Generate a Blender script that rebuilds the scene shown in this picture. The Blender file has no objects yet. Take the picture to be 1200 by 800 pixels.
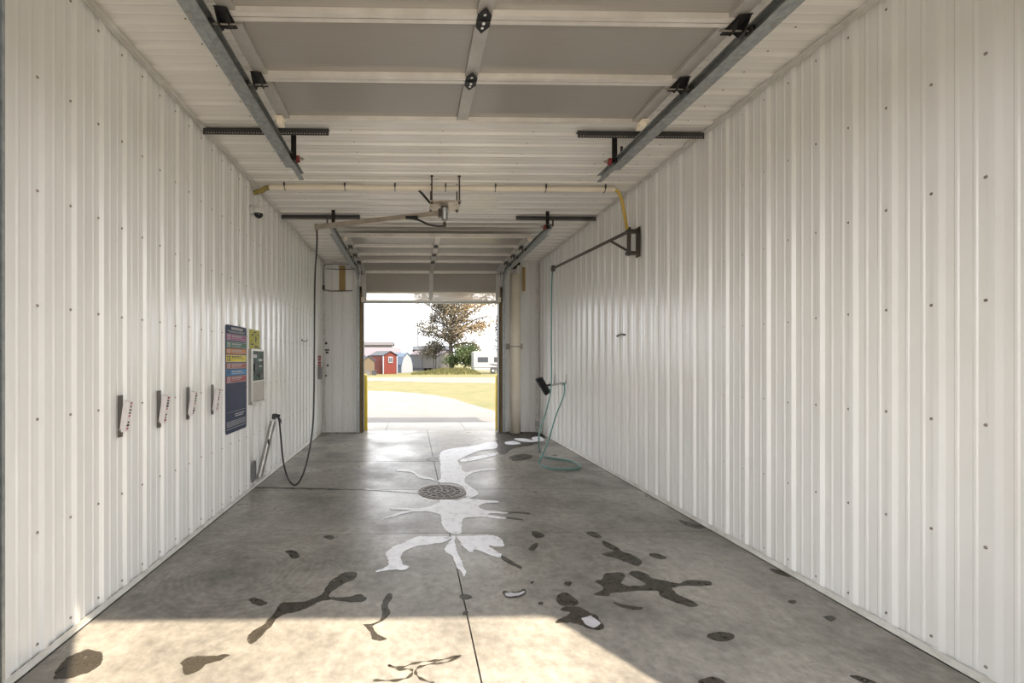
import bpy, bmesh, math, random
from mathutils import Vector, Matrix, noise
from mathutils.geometry import tessellate_polygon
random.seed(7)
S = bpy.context.scene
COL = S.collection
PI = math.pi

# ------------------------------------------------------------------ camera
F_PX, YAW, CAM_Z = 508.0, math.radians(1.0), 1.63
VPX, VPY = 483.0, 422.0
PX0 = VPX + F_PX * math.tan(YAW)
cd = bpy.data.cameras.new('camera'); cam = bpy.data.objects.new('camera', cd); COL.objects.link(cam)
cd.sensor_width = 36.0; cd.lens = F_PX / 1200 * 36
cd.shift_x = (600 - PX0) / 1200; cd.shift_y = (VPY - 400) / 1200
cd.clip_end = 600; cd.clip_start = 0.05
cam.location = (0, 0, CAM_Z); cam.rotation_euler = (PI / 2, 0, -YAW)
S.camera = cam

def at(px, py, x=None, y=None, z=None):
    """point of the place seen at a photo pixel, on the plane x=, y= or z="""
    u, v = (px - PX0) / F_PX, (VPY - py) / F_PX
    d = Vector((math.sin(YAW) + u * math.cos(YAW), math.cos(YAW) - u * math.sin(YAW), v))
    if x is not None: t = x / d.x
    elif y is not None: t = y / d.y
    else: t = (z - CAM_Z) / d.z
    return Vector((d.x * t, d.y * t, CAM_Z + d.z * t))

# ------------------------------------------------------------------ light
SKY, SUN = 2.6, 8.0
w = bpy.data.worlds.new('world'); S.world = w; w.use_nodes = True
nt = w.node_tree; nt.nodes.clear()
wo = nt.nodes.new('ShaderNodeOutputWorld'); bg = nt.nodes.new('ShaderNodeBackground')
bg.inputs['Color'].default_value = (0.97, 0.98, 1.0, 1); bg.inputs['Strength'].default_value = SKY
nt.links.new(bg.outputs[0], wo.inputs[0])
sd = bpy.data.lights.new('sun', 'SUN'); sun = bpy.data.objects.new('sun', sd); COL.objects.link(sun)
sd.energy = SUN; sd.angle = math.radians(0.9); sd.color = (1.0, 0.86, 0.66)
SUN_DIR = Vector((-0.64, 1.0, -1.187 * math.tan(math.radians(57.0)))).normalized()
sun.rotation_euler = SUN_DIR.to_track_quat('-Z', 'Y').to_euler()
vs = S.view_settings
S.display_settings.display_device = 'sRGB'
vs.view_transform = 'Standard'; vs.look = 'None'; vs.gamma = 1; vs.use_curve_mapping = False
vs.exposure = 0.80
S.cycles.max_bounces = 14; S.cycles.diffuse_bounces = 12; S.cycles.glossy_bounces = 6
S.cycles.transparent_max_bounces = 16
S.cycles.sample_clamp_indirect = 12

# ------------------------------------------------------------------ room dimensions
XL, XR, ZC = -2.04, 2.895, 3.89
YF, YFO, YB, YBO = 1.05, 0.92, 9.85, 10.0
XC = (XL + XR) / 2
FO = (-1.0, 2.06, 3.35)     # front opening: left, right, top
BO = (-1.12, 1.99, 3.17)     # back opening

# ------------------------------------------------------------------ materials
def nd(nt, t, **k):
    n = nt.nodes.new(t)
    for a, b in k.items(): setattr(n, a, b)
    return n
def mat(name, col, rough=0.5, metal=0.0, col2=None, scale=6.0, bump=0.0, bscale=40.0, stretch=None, spec=0.5,
        rough2=None, detail=5.0, lo=0.35, hi=0.65, emit=None):
    m = bpy.data.materials.new(name); m.use_nodes = True
    t = m.node_tree; p = t.nodes['Principled BSDF']
    p.inputs['Base Color'].default_value = (*col, 1)
    p.inputs['Roughness'].default_value = rough; p.inputs['Metallic'].default_value = metal
    p.inputs['Specular IOR Level'].default_value = spec
    g = nd(t, 'ShaderNodeNewGeometry')
    mp = nd(t, 'ShaderNodeMapping'); t.links.new(g.outputs['Position'], mp.inputs[0])
    if stretch: mp.inputs['Scale'].default_value = stretch
    n = nd(t, 'ShaderNodeTexNoise'); n.inputs['Scale'].default_value = scale; n.inputs['Detail'].default_value = detail
    n.inputs['Roughness'].default_value = 0.62
    t.links.new(mp.outputs[0], n.inputs['Vector'])
    r = nd(t, 'ShaderNodeMapRange'); r.inputs['From Min'].default_value = lo; r.inputs['From Max'].default_value = hi
    t.links.new(n.outputs['Fac'], r.inputs['Value'])
    if col2 is None: col2 = tuple(c * 0.86 for c in col)
    mx = nd(t, 'ShaderNodeMix', data_type='RGBA')
    mx.inputs[6].default_value = (*col, 1); mx.inputs[7].default_value = (*col2, 1)
    t.links.new(r.outputs[0], mx.inputs[0]); t.links.new(mx.outputs[2], p.inputs['Base Color'])
    if rough2 is not None:
        rr = nd(t, 'ShaderNodeMapRange'); rr.inputs['To Min'].default_value = rough; rr.inputs['To Max'].default_value = rough2
        t.links.new(r.outputs[0], rr.inputs['Value']); t.links.new(rr.outputs[0], p.inputs['Roughness'])
    if bump:
        b = nd(t, 'ShaderNodeTexNoise'); b.inputs['Scale'].default_value = bscale; b.inputs['Detail'].default_value = 4
        t.links.new(g.outputs['Position'], b.inputs['Vector'])
        bb = nd(t, 'ShaderNodeBump'); bb.inputs['Strength'].default_value = bump; bb.inputs['Distance'].default_value = 0.01
        t.links.new(b.outputs['Fac'], bb.inputs['Height']); t.links.new(bb.outputs[0], p.inputs['Normal'])
    m['mix'] = mx.name
    return m

M = {}
M['wall'] = mat('painted_steel_sheet', (0.79, 0.785, 0.765), 0.24, col2=(0.73, 0.72, 0.695), scale=1.6, stretch=(1, 1, 0.35))
M['ceil'] = mat('ceiling_steel_sheet', (0.82, 0.80, 0.755), 0.20, col2=(0.75, 0.73, 0.685), scale=1.4, stretch=(0.4, 1, 1))
M['trimw'] = mat('trim_steel', (0.70, 0.69, 0.66), 0.4, col2=(0.55, 0.53, 0.48), scale=7)
M['screw'] = mat('screw_head', (0.30, 0.28, 0.25), 0.45, 0.5, col2=(0.22, 0.17, 0.13), scale=30)
M['galv'] = mat('galvanised_steel', (0.40, 0.415, 0.41), 0.38, 0.75, col2=(0.27, 0.29, 0.29), scale=22)
M['alu'] = mat('aluminium_rail', (0.72, 0.69, 0.64), 0.35, 0.35, col2=(0.62, 0.585, 0.53), scale=5)
M['stile'] = mat('aluminium_stile_shaded', (0.46, 0.44, 0.41), 0.4, 0.4, col2=(0.38, 0.36, 0.33), scale=6)  # same aluminium as the rails, with dimmer lighting put into its colour
M['black'] = mat('black_hinge_plate', (0.018, 0.017, 0.017), 0.4, 0.3)
M['rod'] = mat('steel_rod', (0.42, 0.38, 0.33), 0.35, 0.8)
M['angle'] = mat('dark_perforated_angle', (0.07, 0.066, 0.066), 0.5, 0.4)
M['hole'] = mat('pale_hole', (0.55, 0.53, 0.50), 0.7)
M['red'] = mat('red_rubber', (0.22, 0.02, 0.02), 0.45)
M['pvc'] = mat('cream_pvc', (0.84, 0.77, 0.64), 0.30, col2=(0.78, 0.70, 0.57), scale=3)
M['yhose'] = mat('yellow_hose_rubber', (0.62, 0.42, 0.09), 0.45)
M['olive'] = mat('weathered_yellow_hose', (0.42, 0.33, 0.07), 0.5, col2=(0.12, 0.10, 0.04), scale=14)
M['boom'] = mat('stainless_boom', (0.42, 0.37, 0.31), 0.4, 0.4, col2=(0.33, 0.29, 0.24), scale=7)
M['boomd'] = mat('dark_bronze_boom', (0.075, 0.062, 0.052), 0.45, 0.3)
M['plate'] = mat('tarnished_plate', (0.56, 0.50, 0.42), 0.4, 0.4, col2=(0.36, 0.30, 0.23), scale=14)
M['rubber'] = mat('black_hose_rubber', (0.02, 0.02, 0.021), 0.42)
M['teal'] = mat('teal_hose', (0.07, 0.28, 0.25), 0.4, col2=(0.05, 0.20, 0.19), scale=12)
M['brush'] = mat('black_bristle', (0.012, 0.012, 0.013), 0.8)
M['cage'] = mat('white_plastic', (0.75, 0.75, 0.74), 0.35)
M['dome'] = mat('smoked_dome', (0.012, 0.012, 0.015), 0.08)
M['navy'] = mat('navy_sign_face', (0.030, 0.040, 0.085), 0.6, col2=(0.025, 0.033, 0.07), spec=0.2)
M['s_mag'] = mat('sign_magenta', (0.28, 0.06, 0.17), 0.55, spec=0.25)
M['s_grn'] = mat('sign_green', (0.035, 0.14, 0.075), 0.55, spec=0.25)
M['s_org'] = mat('sign_orange', (0.56, 0.20, 0.035), 0.55, spec=0.25)
M['s_yel'] = mat('sign_yellow', (0.70, 0.58, 0.05), 0.55, spec=0.25)
M['s_brn'] = mat('sign_rust', (0.36, 0.09, 0.055), 0.55, spec=0.25)
M['s_blu'] = mat('sign_blue', (0.035, 0.20, 0.44), 0.55, spec=0.25)
M['s_red'] = mat('sign_red', (0.34, 0.05, 0.06), 0.55, spec=0.25)
M['s_wht'] = mat('sign_white', (0.42, 0.42, 0.43), 0.55, spec=0.25)
M['s_drk'] = mat('sign_dark', (0.03, 0.03, 0.03), 0.55, spec=0.25)
M['ysign'] = mat('yellow_green_notice', (0.46, 0.42, 0.03), 0.6, spec=0.2, col2=(0.34, 0.33, 0.03), scale=25)
M['box'] = mat('brushed_steel_box', (0.46, 0.445, 0.41), 0.4, 0.2, col2=(0.36, 0.35, 0.32), scale=9)
M['beige'] = mat('beige_plate', (0.36, 0.32, 0.27), 0.5)
M['ctrl'] = mat('control_panel_face', (0.012, 0.065, 0.032), 0.5, col2=(0.004, 0.008, 0.006), scale=16, lo=0.45, hi=0.55, spec=0.1)
M['clipw'] = mat('pinkish_white_plastic', (0.74, 0.70, 0.69), 0.45)
M['bracket'] = mat('grey_brown_bracket', (0.12, 0.105, 0.09), 0.5, 0.3)
M['steel'] = mat('stainless_tube', (0.46, 0.45, 0.43), 0.32, 0.6, col2=(0.34, 0.32, 0.30), scale=12)
M['greyp'] = mat('grey_plate', (0.20, 0.20, 0.20), 0.5)
M['wood'] = mat('stained_lumber', (0.24, 0.17, 0.075), 0.6, col2=(0.13, 0.085, 0.035), scale=5, stretch=(1, 1, 0.12))
M['woodtan'] = mat('tan_lumber', (0.36, 0.24, 0.09), 0.6, col2=(0.27, 0.17, 0.055), scale=8, stretch=(1, 1, 0.15))
M['wooddark'] = mat('dark_jamb_lumber', (0.055, 0.042, 0.03), 0.6, col2=(0.03, 0.024, 0.018), scale=8, stretch=(1, 1, 0.15))
M['jambsteel'] = mat('grey_jamb_steel', (0.16, 0.155, 0.17), 0.25, 0.6, col2=(0.42, 0.42, 0.46), scale=3, lo=0.5, hi=0.62)
M['yellow'] = mat('yellow_guard_paint', (0.62, 0.45, 0.01), 0.45)
M['foam'] = mat('soap_foam', (0.80, 0.80, 0.84), 0.4, col2=(0.62, 0.63, 0.69), scale=9, bump=0.35, bscale=120, lo=0.5, hi=0.75)
M['foam2'] = mat('thin_soap_film', (0.50, 0.49, 0.53), 0.2, col2=(0.42, 0.40, 0.42), scale=14)
M['wet'] = mat('wet_concrete', (0.034, 0.029, 0.022), 0.38, spec=0.3, col2=(0.060, 0.050, 0.038), scale=16, rough2=0.5)
M['iron'] = mat('cast_iron', (0.13, 0.11, 0.095), 0.5, 0.2, col2=(0.20, 0.155, 0.12), scale=30)
M['void'] = mat('drain_sump', (0.008, 0.008, 0.009), 0.5)
M['joint'] = mat('joint_filler_and_gap_shade', (0.022, 0.019, 0.017), 0.8)
M['apron'] = mat('apron_concrete', (0.30, 0.285, 0.265), 0.8, col2=(0.25, 0.24, 0.22), scale=2.5)
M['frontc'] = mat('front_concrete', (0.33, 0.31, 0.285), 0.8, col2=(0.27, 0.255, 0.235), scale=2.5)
M['drive'] = mat('paved_drive', (0.125, 0.113, 0.106), 0.85, col2=(0.10, 0.09, 0.085), scale=1.2)
M['gravel'] = mat('pale_gravel', (0.135, 0.125, 0.105), 0.9, col2=(0.095, 0.088, 0.06), scale=1.5)
M['grass'] = mat('dry_yellow_grass', (0.105, 0.085, 0.026), 0.9, col2=(0.058, 0.060, 0.009), scale=0.9, detail=9)
M['tallgrass'] = mat('tall_green_grass', (0.055, 0.058, 0.012), 0.9, col2=(0.085, 0.078, 0.022), scale=1.2)
M['shedred'] = mat('red_siding', (0.105, 0.011, 0.004), 0.6)
M['shedwhite'] = mat('white_siding', (0.22, 0.235, 0.26), 0.6)
M['shedblue'] = mat('blue_siding', (0.04, 0.062, 0.105), 0.6)
M['shedgrey'] = mat('grey_siding', (0.052, 0.052, 0.058), 0.6)
M['shedpale'] = mat('pale_siding', (0.105, 0.098, 0.092), 0.6)
M['shedtan'] = mat('tan_siding', (0.10, 0.072, 0.04), 0.6)
M['roofgrey'] = mat('grey_blue_shingle', (0.026, 0.031, 0.042), 0.8)
M['roofpink'] = mat('pale_pink_roof', (0.095, 0.070, 0.080), 0.6)
M['roofbrown'] = mat('brown_grey_roof', (0.040, 0.032, 0.031), 0.7)
M['roofdark'] = mat('dark_slate_roof', (0.016, 0.019, 0.028), 0.7)
M['dgrey'] = mat('dark_trim', (0.03, 0.03, 0.035), 0.6)
M['glass'] = mat('dark_window_glass', (0.02, 0.022, 0.024), 0.1)
M['rvwhite'] = mat('camper_white', (0.27, 0.27, 0.27), 0.35)
M['tyre'] = mat('tyre_rubber', (0.02, 0.02, 0.02), 0.7)
M['bark'] = mat('tree_bark', (0.050, 0.040, 0.034), 0.9)
M['leafo'] = mat('russet_leaves', (0.24, 0.15, 0.070), 0.8, col2=(0.17, 0.135, 0.070), scale=0.8)
M['leafg'] = mat('grey_green_leaves', (0.09, 0.088, 0.08), 0.8, col2=(0.14, 0.115, 0.075), scale=0.8)
M['leafb'] = mat('green_bush_leaves', (0.040, 0.072, 0.020), 0.8, col2=(0.075, 0.085, 0.030), scale=1.0)
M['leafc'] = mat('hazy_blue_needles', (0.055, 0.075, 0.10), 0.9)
M['pole'] = mat('grey_pole', (0.10, 0.10, 0.11), 0.6)

# floor concrete: mottled, with faint swept rings from the trowel
def floor_mat():
    m = mat('bay_concrete', (0.31, 0.288, 0.255), 0.25, col2=(0.150, 0.140, 0.126), scale=1.1, detail=9, lo=0.36, hi=0.66, rough2=0.45, spec=0.22, bump=0.06, bscale=26)
    t = m.node_tree; p = t.nodes['Principled BSDF']; mx = t.nodes[m['mix']]
    g = nd(t, 'ShaderNodeNewGeometry')
    n = nd(t, 'ShaderNodeTexNoise'); n.inputs['Scale'].default_value = 14; n.inputs['Detail'].default_value = 8; n.inputs['Roughness'].default_value = 0.7
    t.links.new(g.outputs['Position'], n.inputs['Vector'])
    r = nd(t, 'ShaderNodeMapRange'); r.inputs['From Min'].default_value = 0.3; r.inputs['From Max'].default_value = 0.7
    r.inputs['To Min'].default_value = 0.66; r.inputs['To Max'].default_value = 1.28
    t.links.new(n.outputs['Fac'], r.inputs['Value'])
    mul = nd(t, 'ShaderNodeVectorMath', operation='SCALE')
    t.links.new(mx.outputs[2], mul.inputs[0]); t.links.new(r.outputs[0], mul.inputs['Scale'])
    last = mul.outputs[0]
    n2 = nd(t, 'ShaderNodeTexNoise'); n2.inputs['Scale'].default_value = 2.0; n2.inputs['Detail'].default_value = 2
    t.links.new(g.outputs['Position'], n2.inputs['Vector'])
    for cx, cy, r0, r1, per in ((-1.30, 3.35, 0.15, 0.85, 0.05), (-0.75, 3.30, 0.1, 0.55, 0.05)):
        v = nd(t, 'ShaderNodeVectorMath', operation='DISTANCE'); t.links.new(g.outputs['Position'], v.inputs[0]); v.inputs[1].default_value = (cx, cy, 0)
        ad = nd(t, 'ShaderNodeMath', operation='MULTIPLY_ADD'); t.links.new(n2.outputs['Fac'], ad.inputs[0]); ad.inputs[1].default_value = 0.22
        t.links.new(v.outputs['Value'], ad.inputs[2])
        sc = nd(t, 'ShaderNodeMath', operation='MULTIPLY'); sc.inputs[1].default_value = 2 * PI / per; t.links.new(ad.outputs[0], sc.inputs[0])
        si = nd(t, 'ShaderNodeMath', operation='SINE'); t.links.new(sc.outputs[0], si.inputs[0])
        f0 = nd(t, 'ShaderNodeMapRange', interpolation_type='SMOOTHSTEP'); f0.inputs['From Min'].default_value = r0; f0.inputs['From Max'].default_value = r0 + 0.15
        f1 = nd(t, 'ShaderNodeMapRange', interpolation_type='SMOOTHSTEP'); f1.inputs['From Min'].default_value = r1; f1.inputs['From Max'].default_value = r1 - 0.4
        t.links.new(v.outputs['Value'], f0.inputs['Value']); t.links.new(v.outputs['Value'], f1.inputs['Value'])
        mm = nd(t, 'ShaderNodeMath', operation='MULTIPLY'); t.links.new(f0.outputs[0], mm.inputs[0]); t.links.new(f1.outputs[0], mm.inputs[1])
        m3 = nd(t, 'ShaderNodeMath', operation='MULTIPLY'); t.links.new(mm.outputs[0], m3.inputs[0]); t.links.new(si.outputs[0], m3.inputs[1])
        m4 = nd(t, 'ShaderNodeMath', operation='MULTIPLY_ADD'); m4.inputs[1].default_value = 0.08; m4.inputs[2].default_value = 1.0; t.links.new(m3.outputs[0], m4.inputs[0])
        s2 = nd(t, 'ShaderNodeVectorMath', operation='SCALE'); t.links.new(last, s2.inputs[0]); t.links.new(m4.outputs[0], s2.inputs['Scale'])
        last = s2.outputs[0]
    t.links.new(last, p.inputs['Base Color'])
    return m
M['floor'] = floor_mat()

def thin_spots(m, scale=11, lo=0.52, hi=0.68, amt=0.75):
    t = m.node_tree; p = t.nodes['Principled BSDF']; out = t.nodes['Material Output']; g = nd(t, 'ShaderNodeNewGeometry')
    n = nd(t, 'ShaderNodeTexNoise'); n.inputs['Scale'].default_value = scale; n.inputs['Detail'].default_value = 7; n.inputs['Roughness'].default_value = 0.7
    t.links.new(g.outputs['Position'], n.inputs['Vector'])
    r = nd(t, 'ShaderNodeMapRange'); r.inputs['From Min'].default_value = lo; r.inputs['From Max'].default_value = hi; r.inputs['To Max'].default_value = amt
    t.links.new(n.outputs['Fac'], r.inputs['Value'])
    tr = nd(t, 'ShaderNodeBsdfTransparent'); a = nd(t, 'ShaderNodeMixShader')
    t.links.new(r.outputs[0], a.inputs[0]); t.links.new(p.outputs[0], a.inputs[1]); t.links.new(tr.outputs[0], a.inputs[2]); t.links.new(a.outputs[0], out.inputs['Surface'])
thin_spots(M['foam'], 8, 0.54, 0.72, 0.5); thin_spots(M['wet'], 16, 0.50, 0.66, 0.8)

# multiwall polycarbonate: part see-through, part milky, with fine flutes
def poly_mat(name='multiwall_polycarbonate', clear=0.42):
    m = bpy.data.materials.new(name); m.use_nodes = True
    t = m.node_tree; p = t.nodes['Principled BSDF']; out = t.nodes['Material Output']
    p.inputs['Roughness'].default_value = 0.15
    g = nd(t, 'ShaderNodeTexCoord'); sep = nd(t, 'ShaderNodeSeparateXYZ'); t.links.new(g.outputs['Object'], sep.inputs[0])
    ml = nd(t, 'ShaderNodeMath', operation='MULTIPLY'); ml.inputs[1].default_value = 2 * PI / 0.016
    ad = nd(t, 'ShaderNodeMath', operation='ADD'); t.links.new(sep.outputs['Y'], ad.inputs[0]); t.links.new(sep.outputs['Z'], ad.inputs[1])
    t.links.new(ad.outputs[0], ml.inputs[0])
    si = nd(t, 'ShaderNodeMath', operation='SINE'); t.links.new(ml.outputs[0], si.inputs[0])
    mx = nd(t, 'ShaderNodeMix', data_type='RGBA'); mx.inputs[6].default_value = (0.66, 0.62, 0.56, 1); mx.inputs[7].default_value = (0.78, 0.74, 0.68, 1)
    mr = nd(t, 'ShaderNodeMapRange'); mr.inputs['From Min'].default_value = -1; t.links.new(si.outputs[0], mr.inputs['Value'])
    t.links.new(mr.outputs[0], mx.inputs[0]); t.links.new(mx.outputs[2], p.inputs['Base Color'])
    tl = nd(t, 'ShaderNodeBsdfTranslucent'); tl.inputs['Color'].default_value = (0.66, 0.62, 0.56, 1)
    tr = nd(t, 'ShaderNodeBsdfTransparent'); tr.inputs['Color'].default_value = (0.95, 0.93, 0.90, 1)
    a = nd(t, 'ShaderNodeMixShader'); a.inputs[0].default_value = 0.40; t.links.new(p.outputs[0], a.inputs[1]); t.links.new(tl.outputs[0], a.inputs[2])
    b = nd(t, 'ShaderNodeMixShader'); b.inputs[0].default_value = clear; t.links.new(a.outputs[0], b.inputs[1]); t.links.new(tr.outputs[0], b.inputs[2])
    fz = nd(t, 'ShaderNodeFresnel'); fz.inputs['IOR'].default_value = 1.55
    gl = nd(t, 'ShaderNodeBsdfGlossy'); gl.inputs['Roughness'].default_value = 0.24
    c = nd(t, 'ShaderNodeMixShader'); t.links.new(fz.outputs[0], c.inputs[0]); t.links.new(b.outputs[0], c.inputs[1]); t.links.new(gl.outputs[0], c.inputs[2])
    t.links.new(c.outputs[0], out.inputs['Surface'])
    return m
M['poly'] = poly_mat(); M['polyclear'] = poly_mat('clearer_polycarbonate', 0.60)  # second one: same panel, made clearer so the lowest far section looks brightly backlit

# ------------------------------------------------------------------ mesh helpers
class MB:
    def __init__(s): s.v = []; s.f = []; s.m = []; s.sm = []
    def add(s, vs, fs, mi=0, smooth=False):
        o = len(s.v); s.v += [Vector(v) for v in vs]
        for f in fs: s.f.append([i + o for i in f]); s.m.append(mi); s.sm.append(smooth)
        return s
    def box(s, a, b, mi=0, mtx=None):
        (x0, y0, z0), (x1, y1, z1) = a, b
        vs = [Vector(p) for p in ((x0,y0,z0),(x1,y0,z0),(x1,y1,z0),(x0,y1,z0),(x0,y0,z1),(x1,y0,z1),(x1,y1,z1),(x0,y1,z1))]
        if mtx: vs = [mtx @ v for v in vs]
        return s.add(vs, [(0,3,2,1),(4,5,6,7),(0,1,5,4),(1,2,6,5),(2,3,7,6),(3,0,4,7)], mi)
    def bar(s, p0, p1, wx, wz, mi=0, up=(0,0,1)):
        p0, p1 = Vector(p0), Vector(p1); d = p1 - p0; L = d.length; d.normalize()
        r = d.cross(Vector(up)); r.normalize(); u = r.cross(d)
        mt = Matrix((( r.x, d.x, u.x, p0.x), (r.y, d.y, u.y, p0.y), (r.z, d.z, u.z, p0.z), (0,0,0,1)))
        return s.box((-wx/2, 0, -wz/2), (wx/2, L, wz/2), mi, mt)
    def tube(s, pts, r, seg=10, mi=0, caps=True):
        pts = [Vector(p) for p in pts]; n = len(pts)
        rs = r if isinstance(r, (list, tuple)) else [r] * n
        t = [(pts[min(i+1,n-1)] - pts[max(i-1,0)]).normalized() for i in range(n)]
        nrm = t[0].orthogonal().normalized(); vs = []
        for i in range(n):
            nrm = (nrm - t[i] * nrm.dot(t[i])).normalized(); b = t[i].cross(nrm)
            for k in range(seg):
                a = 2 * PI * k / seg; vs.append(pts[i] + (nrm * math.cos(a) + b * math.sin(a)) * rs[i])
        fs = [(i*seg+k, i*seg+(k+1)%seg, (i+1)*seg+(k+1)%seg, (i+1)*seg+k) for i in range(n-1) for k in range(seg)]
        s.add(vs, fs, mi, True)
        if caps:
            s.add(vs[:seg], [tuple(range(seg))[::-1]], mi); s.add(vs[-seg:], [tuple(range(seg))], mi)
        return s
    def lathe(s, c, prof, axis=(0,0,1), seg=24, mi=0):
        ax = Vector(axis).normalized(); n = ax.orthogonal().normalized(); b = ax.cross(n); c = Vector(c); vs = []
        for (r, h) in prof:
            for k in range(seg):
                a = 2*PI*k/seg; vs.append(c + ax*h + (n*math.cos(a) + b*math.sin(a))*r)
        fs = [(i*seg+k, i*seg+(k+1)%seg, (i+1)*seg+(k+1)%seg, (i+1)*seg+k) for i in range(len(prof)-1) for k in range(seg)]
        return s.add(vs, fs, mi, True)
    def prism(s, poly, dvec, mi=0):
        """poly: 3D points (planar), extruded by dvec; concave allowed"""
        poly = [Vector(p) for p in poly]; n = len(poly); d = Vector(dvec)
        tri = tessellate_polygon([poly])
        vs = poly + [p + d for p in poly]
        fs = [tuple(t) for t in tri] + [tuple(i + n for i in t) for t in tri]
        fs += [(i, (i+1) % n, (i+1) % n + n, i + n) for i in range(n)]
        return s.add(vs, fs, mi)
    def sweep(s, path, prof, mi=0, closed=True):
        """path: (y,z) points; prof: (x, n) offsets; n is along the path's left normal"""
        n = len(path); k = len(prof); vs = []
        for i in range(n):
            a = Vector(path[max(i-1,0)]); b = Vector(path[min(i+1,n-1)]); t = (b-a).normalized(); nn = Vector((-t.y, t.x))
            for (x, h) in prof: vs.append(Vector((x, path[i][0] + nn.x*h, path[i][1] + nn.y*h)))
        fs = [(i*k+j, i*k+(j+1)%k, (i+1)*k+(j+1)%k, (i+1)*k+j) for i in range(n-1) for j in range(k if closed else k-1)]
        s.add(vs, fs, mi)
        return s

def obj(name, mb, mats, parent=None, recalc=True, origin=None):
    if not isinstance(mats, (list, tuple)): mats = [mats]
    if parent is not None:
        org = Vector(parent['_o']); o_par = parent
    elif origin is not None: org = Vector(origin)
    else:
        xs = [v.x for v in mb.v]; ys = [v.y for v in mb.v]; zs = [v.z for v in mb.v]
        org = Vector(((min(xs)+max(xs))/2, (min(ys)+max(ys))/2, min(zs)))
    me = bpy.data.meshes.new(name)
    me.from_pydata([v - org for v in mb.v], [], mb.f)
    for m in mats: me.materials.append(M[m] if isinstance(m, str) else m)
    for p, mi, sm in zip(me.polygons, mb.m, mb.sm): p.material_index = mi; p.use_smooth = sm
    if recalc:
        bm = bmesh.new(); bm.from_mesh(me); bmesh.ops.recalc_face_normals(bm, faces=bm.faces); bm.to_mesh(me); bm.free()
    o = bpy.data.objects.new(name, me); COL.objects.link(o)
    o['_o'] = list(org)
    if parent is not None: o.parent = parent
    else: o.location = org
    return o
def thing(name, loc, label, cat, group=None):
    o = bpy.data.objects.new(name, None); COL.objects.link(o); o.location = loc; o['_o'] = list(loc)
    o.empty_display_size = 0.1
    return tag(o, label, cat, group)
def tag(o, label, cat, group=None, kind=None):
    o['label'] = label; o['category'] = cat
    if group: o['group'] = group
    if kind: o['kind'] = kind
    return o
def struct(o, label=None):
    o['kind'] = 'structure'
    if label: o['label'] = label
    return o
def smooth(pts, n=8, closed=False):
    pts = [Vector(p) for p in pts]; N = len(pts); out = []
    for i in range(N if closed else N - 1):
        if closed: a, b, c, d = pts[i-1], pts[i], pts[(i+1) % N], pts[(i+2) % N]
        else: a, b, c, d = pts[max(i-1,0)], pts[i], pts[i+1], pts[min(i+2,N-1)]
        for k in range(n):
            t = k / n
            out.append(0.5*((2*b) + (c-a)*t + (2*a-5*b+4*c-d)*t*t + (3*b-a-3*c+d)*t**3))
    if not closed: out.append(pts[-1])
    return out

# ------------------------------------------------------------------ the building shell
RS = 0.2292; RH = 0.0215
def rib_profile(u0, u1, phase):
    ev = []
    k0 = math.floor((u0 - phase) / RS) - 1; k1 = math.ceil((u1 - phase) / RS) + 1
    for k in range(k0, k1 + 1):
        c = phase + k * RS
        ev += [(c-0.028, 0), (c-0.013, RH), (c+0.013, RH), (c+0.028, 0)]
        for q in (1/3, 2/3):
            m = c + RS * q; ev += [(m-0.012, 0), (m-0.005, 0.0045), (m+0.005, 0.0045), (m+0.012, 0)]
    ev = [e for e in ev if u0 < e[0] < u1]
    return [(u0, 0)] + ev + [(u1, 0)]
def ribs_in(u0, u1, phase):
    k = math.ceil((u0 - phase) / RS); r = []
    while phase + k * RS < u1: r.append(phase + k * RS); k += 1
    return r
def sheet(mb, prof, fn, v0, v1, mi=0):
    vs = [fn(u, h, v0) for u, h in prof] + [fn(u, h, v1) for u, h in prof]; n = len(prof)
    mb.add(vs, [(i, i+1, i+1+n, i+n) for i in range(n-1)], mi)
def screw(mb, c, ax, mi=1, r=0.0058):
    mb.lathe(c, [(r*1.5, 0), (r*1.5, 0.0015), (r, 0.002), (r, 0.006), (0, 0.007)], ax, 6, mi)

# floor: concrete slabs separated by saw-cut joints, one mesh
JT = [at(560, 505, z=0).y + 0.02, at(560, 540, z=0).y, at(560, 573, z=0).y, at(600, 624, z=0).y]
JX = at(530, 640, z=0).x
mb = MB()
ys = [YFO - 0.02, JT[3], JT[2], JT[1], YBO + 0.04]
DC = at(517.5, 576, z=0); DR = 0.275   # floor drain
for i in range(4):
    for (xa, xb) in ((XL - 0.02, JX), (JX, XR + 0.02)):
        a = (xa + (0.0045 if xa == JX else 0), ys[i] + 0.005, -0.12); b = (xb - (0.0045 if xb == JX else 0), ys[i+1] - 0.005, 0.0)
        mb.box(a, b, 0)
mb.box((XL - 0.02, YFO, -0.16), (XR + 0.02, YBO, -0.02), 1)
flo = struct(obj('floor', mb, ['floor', 'joint']))

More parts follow.
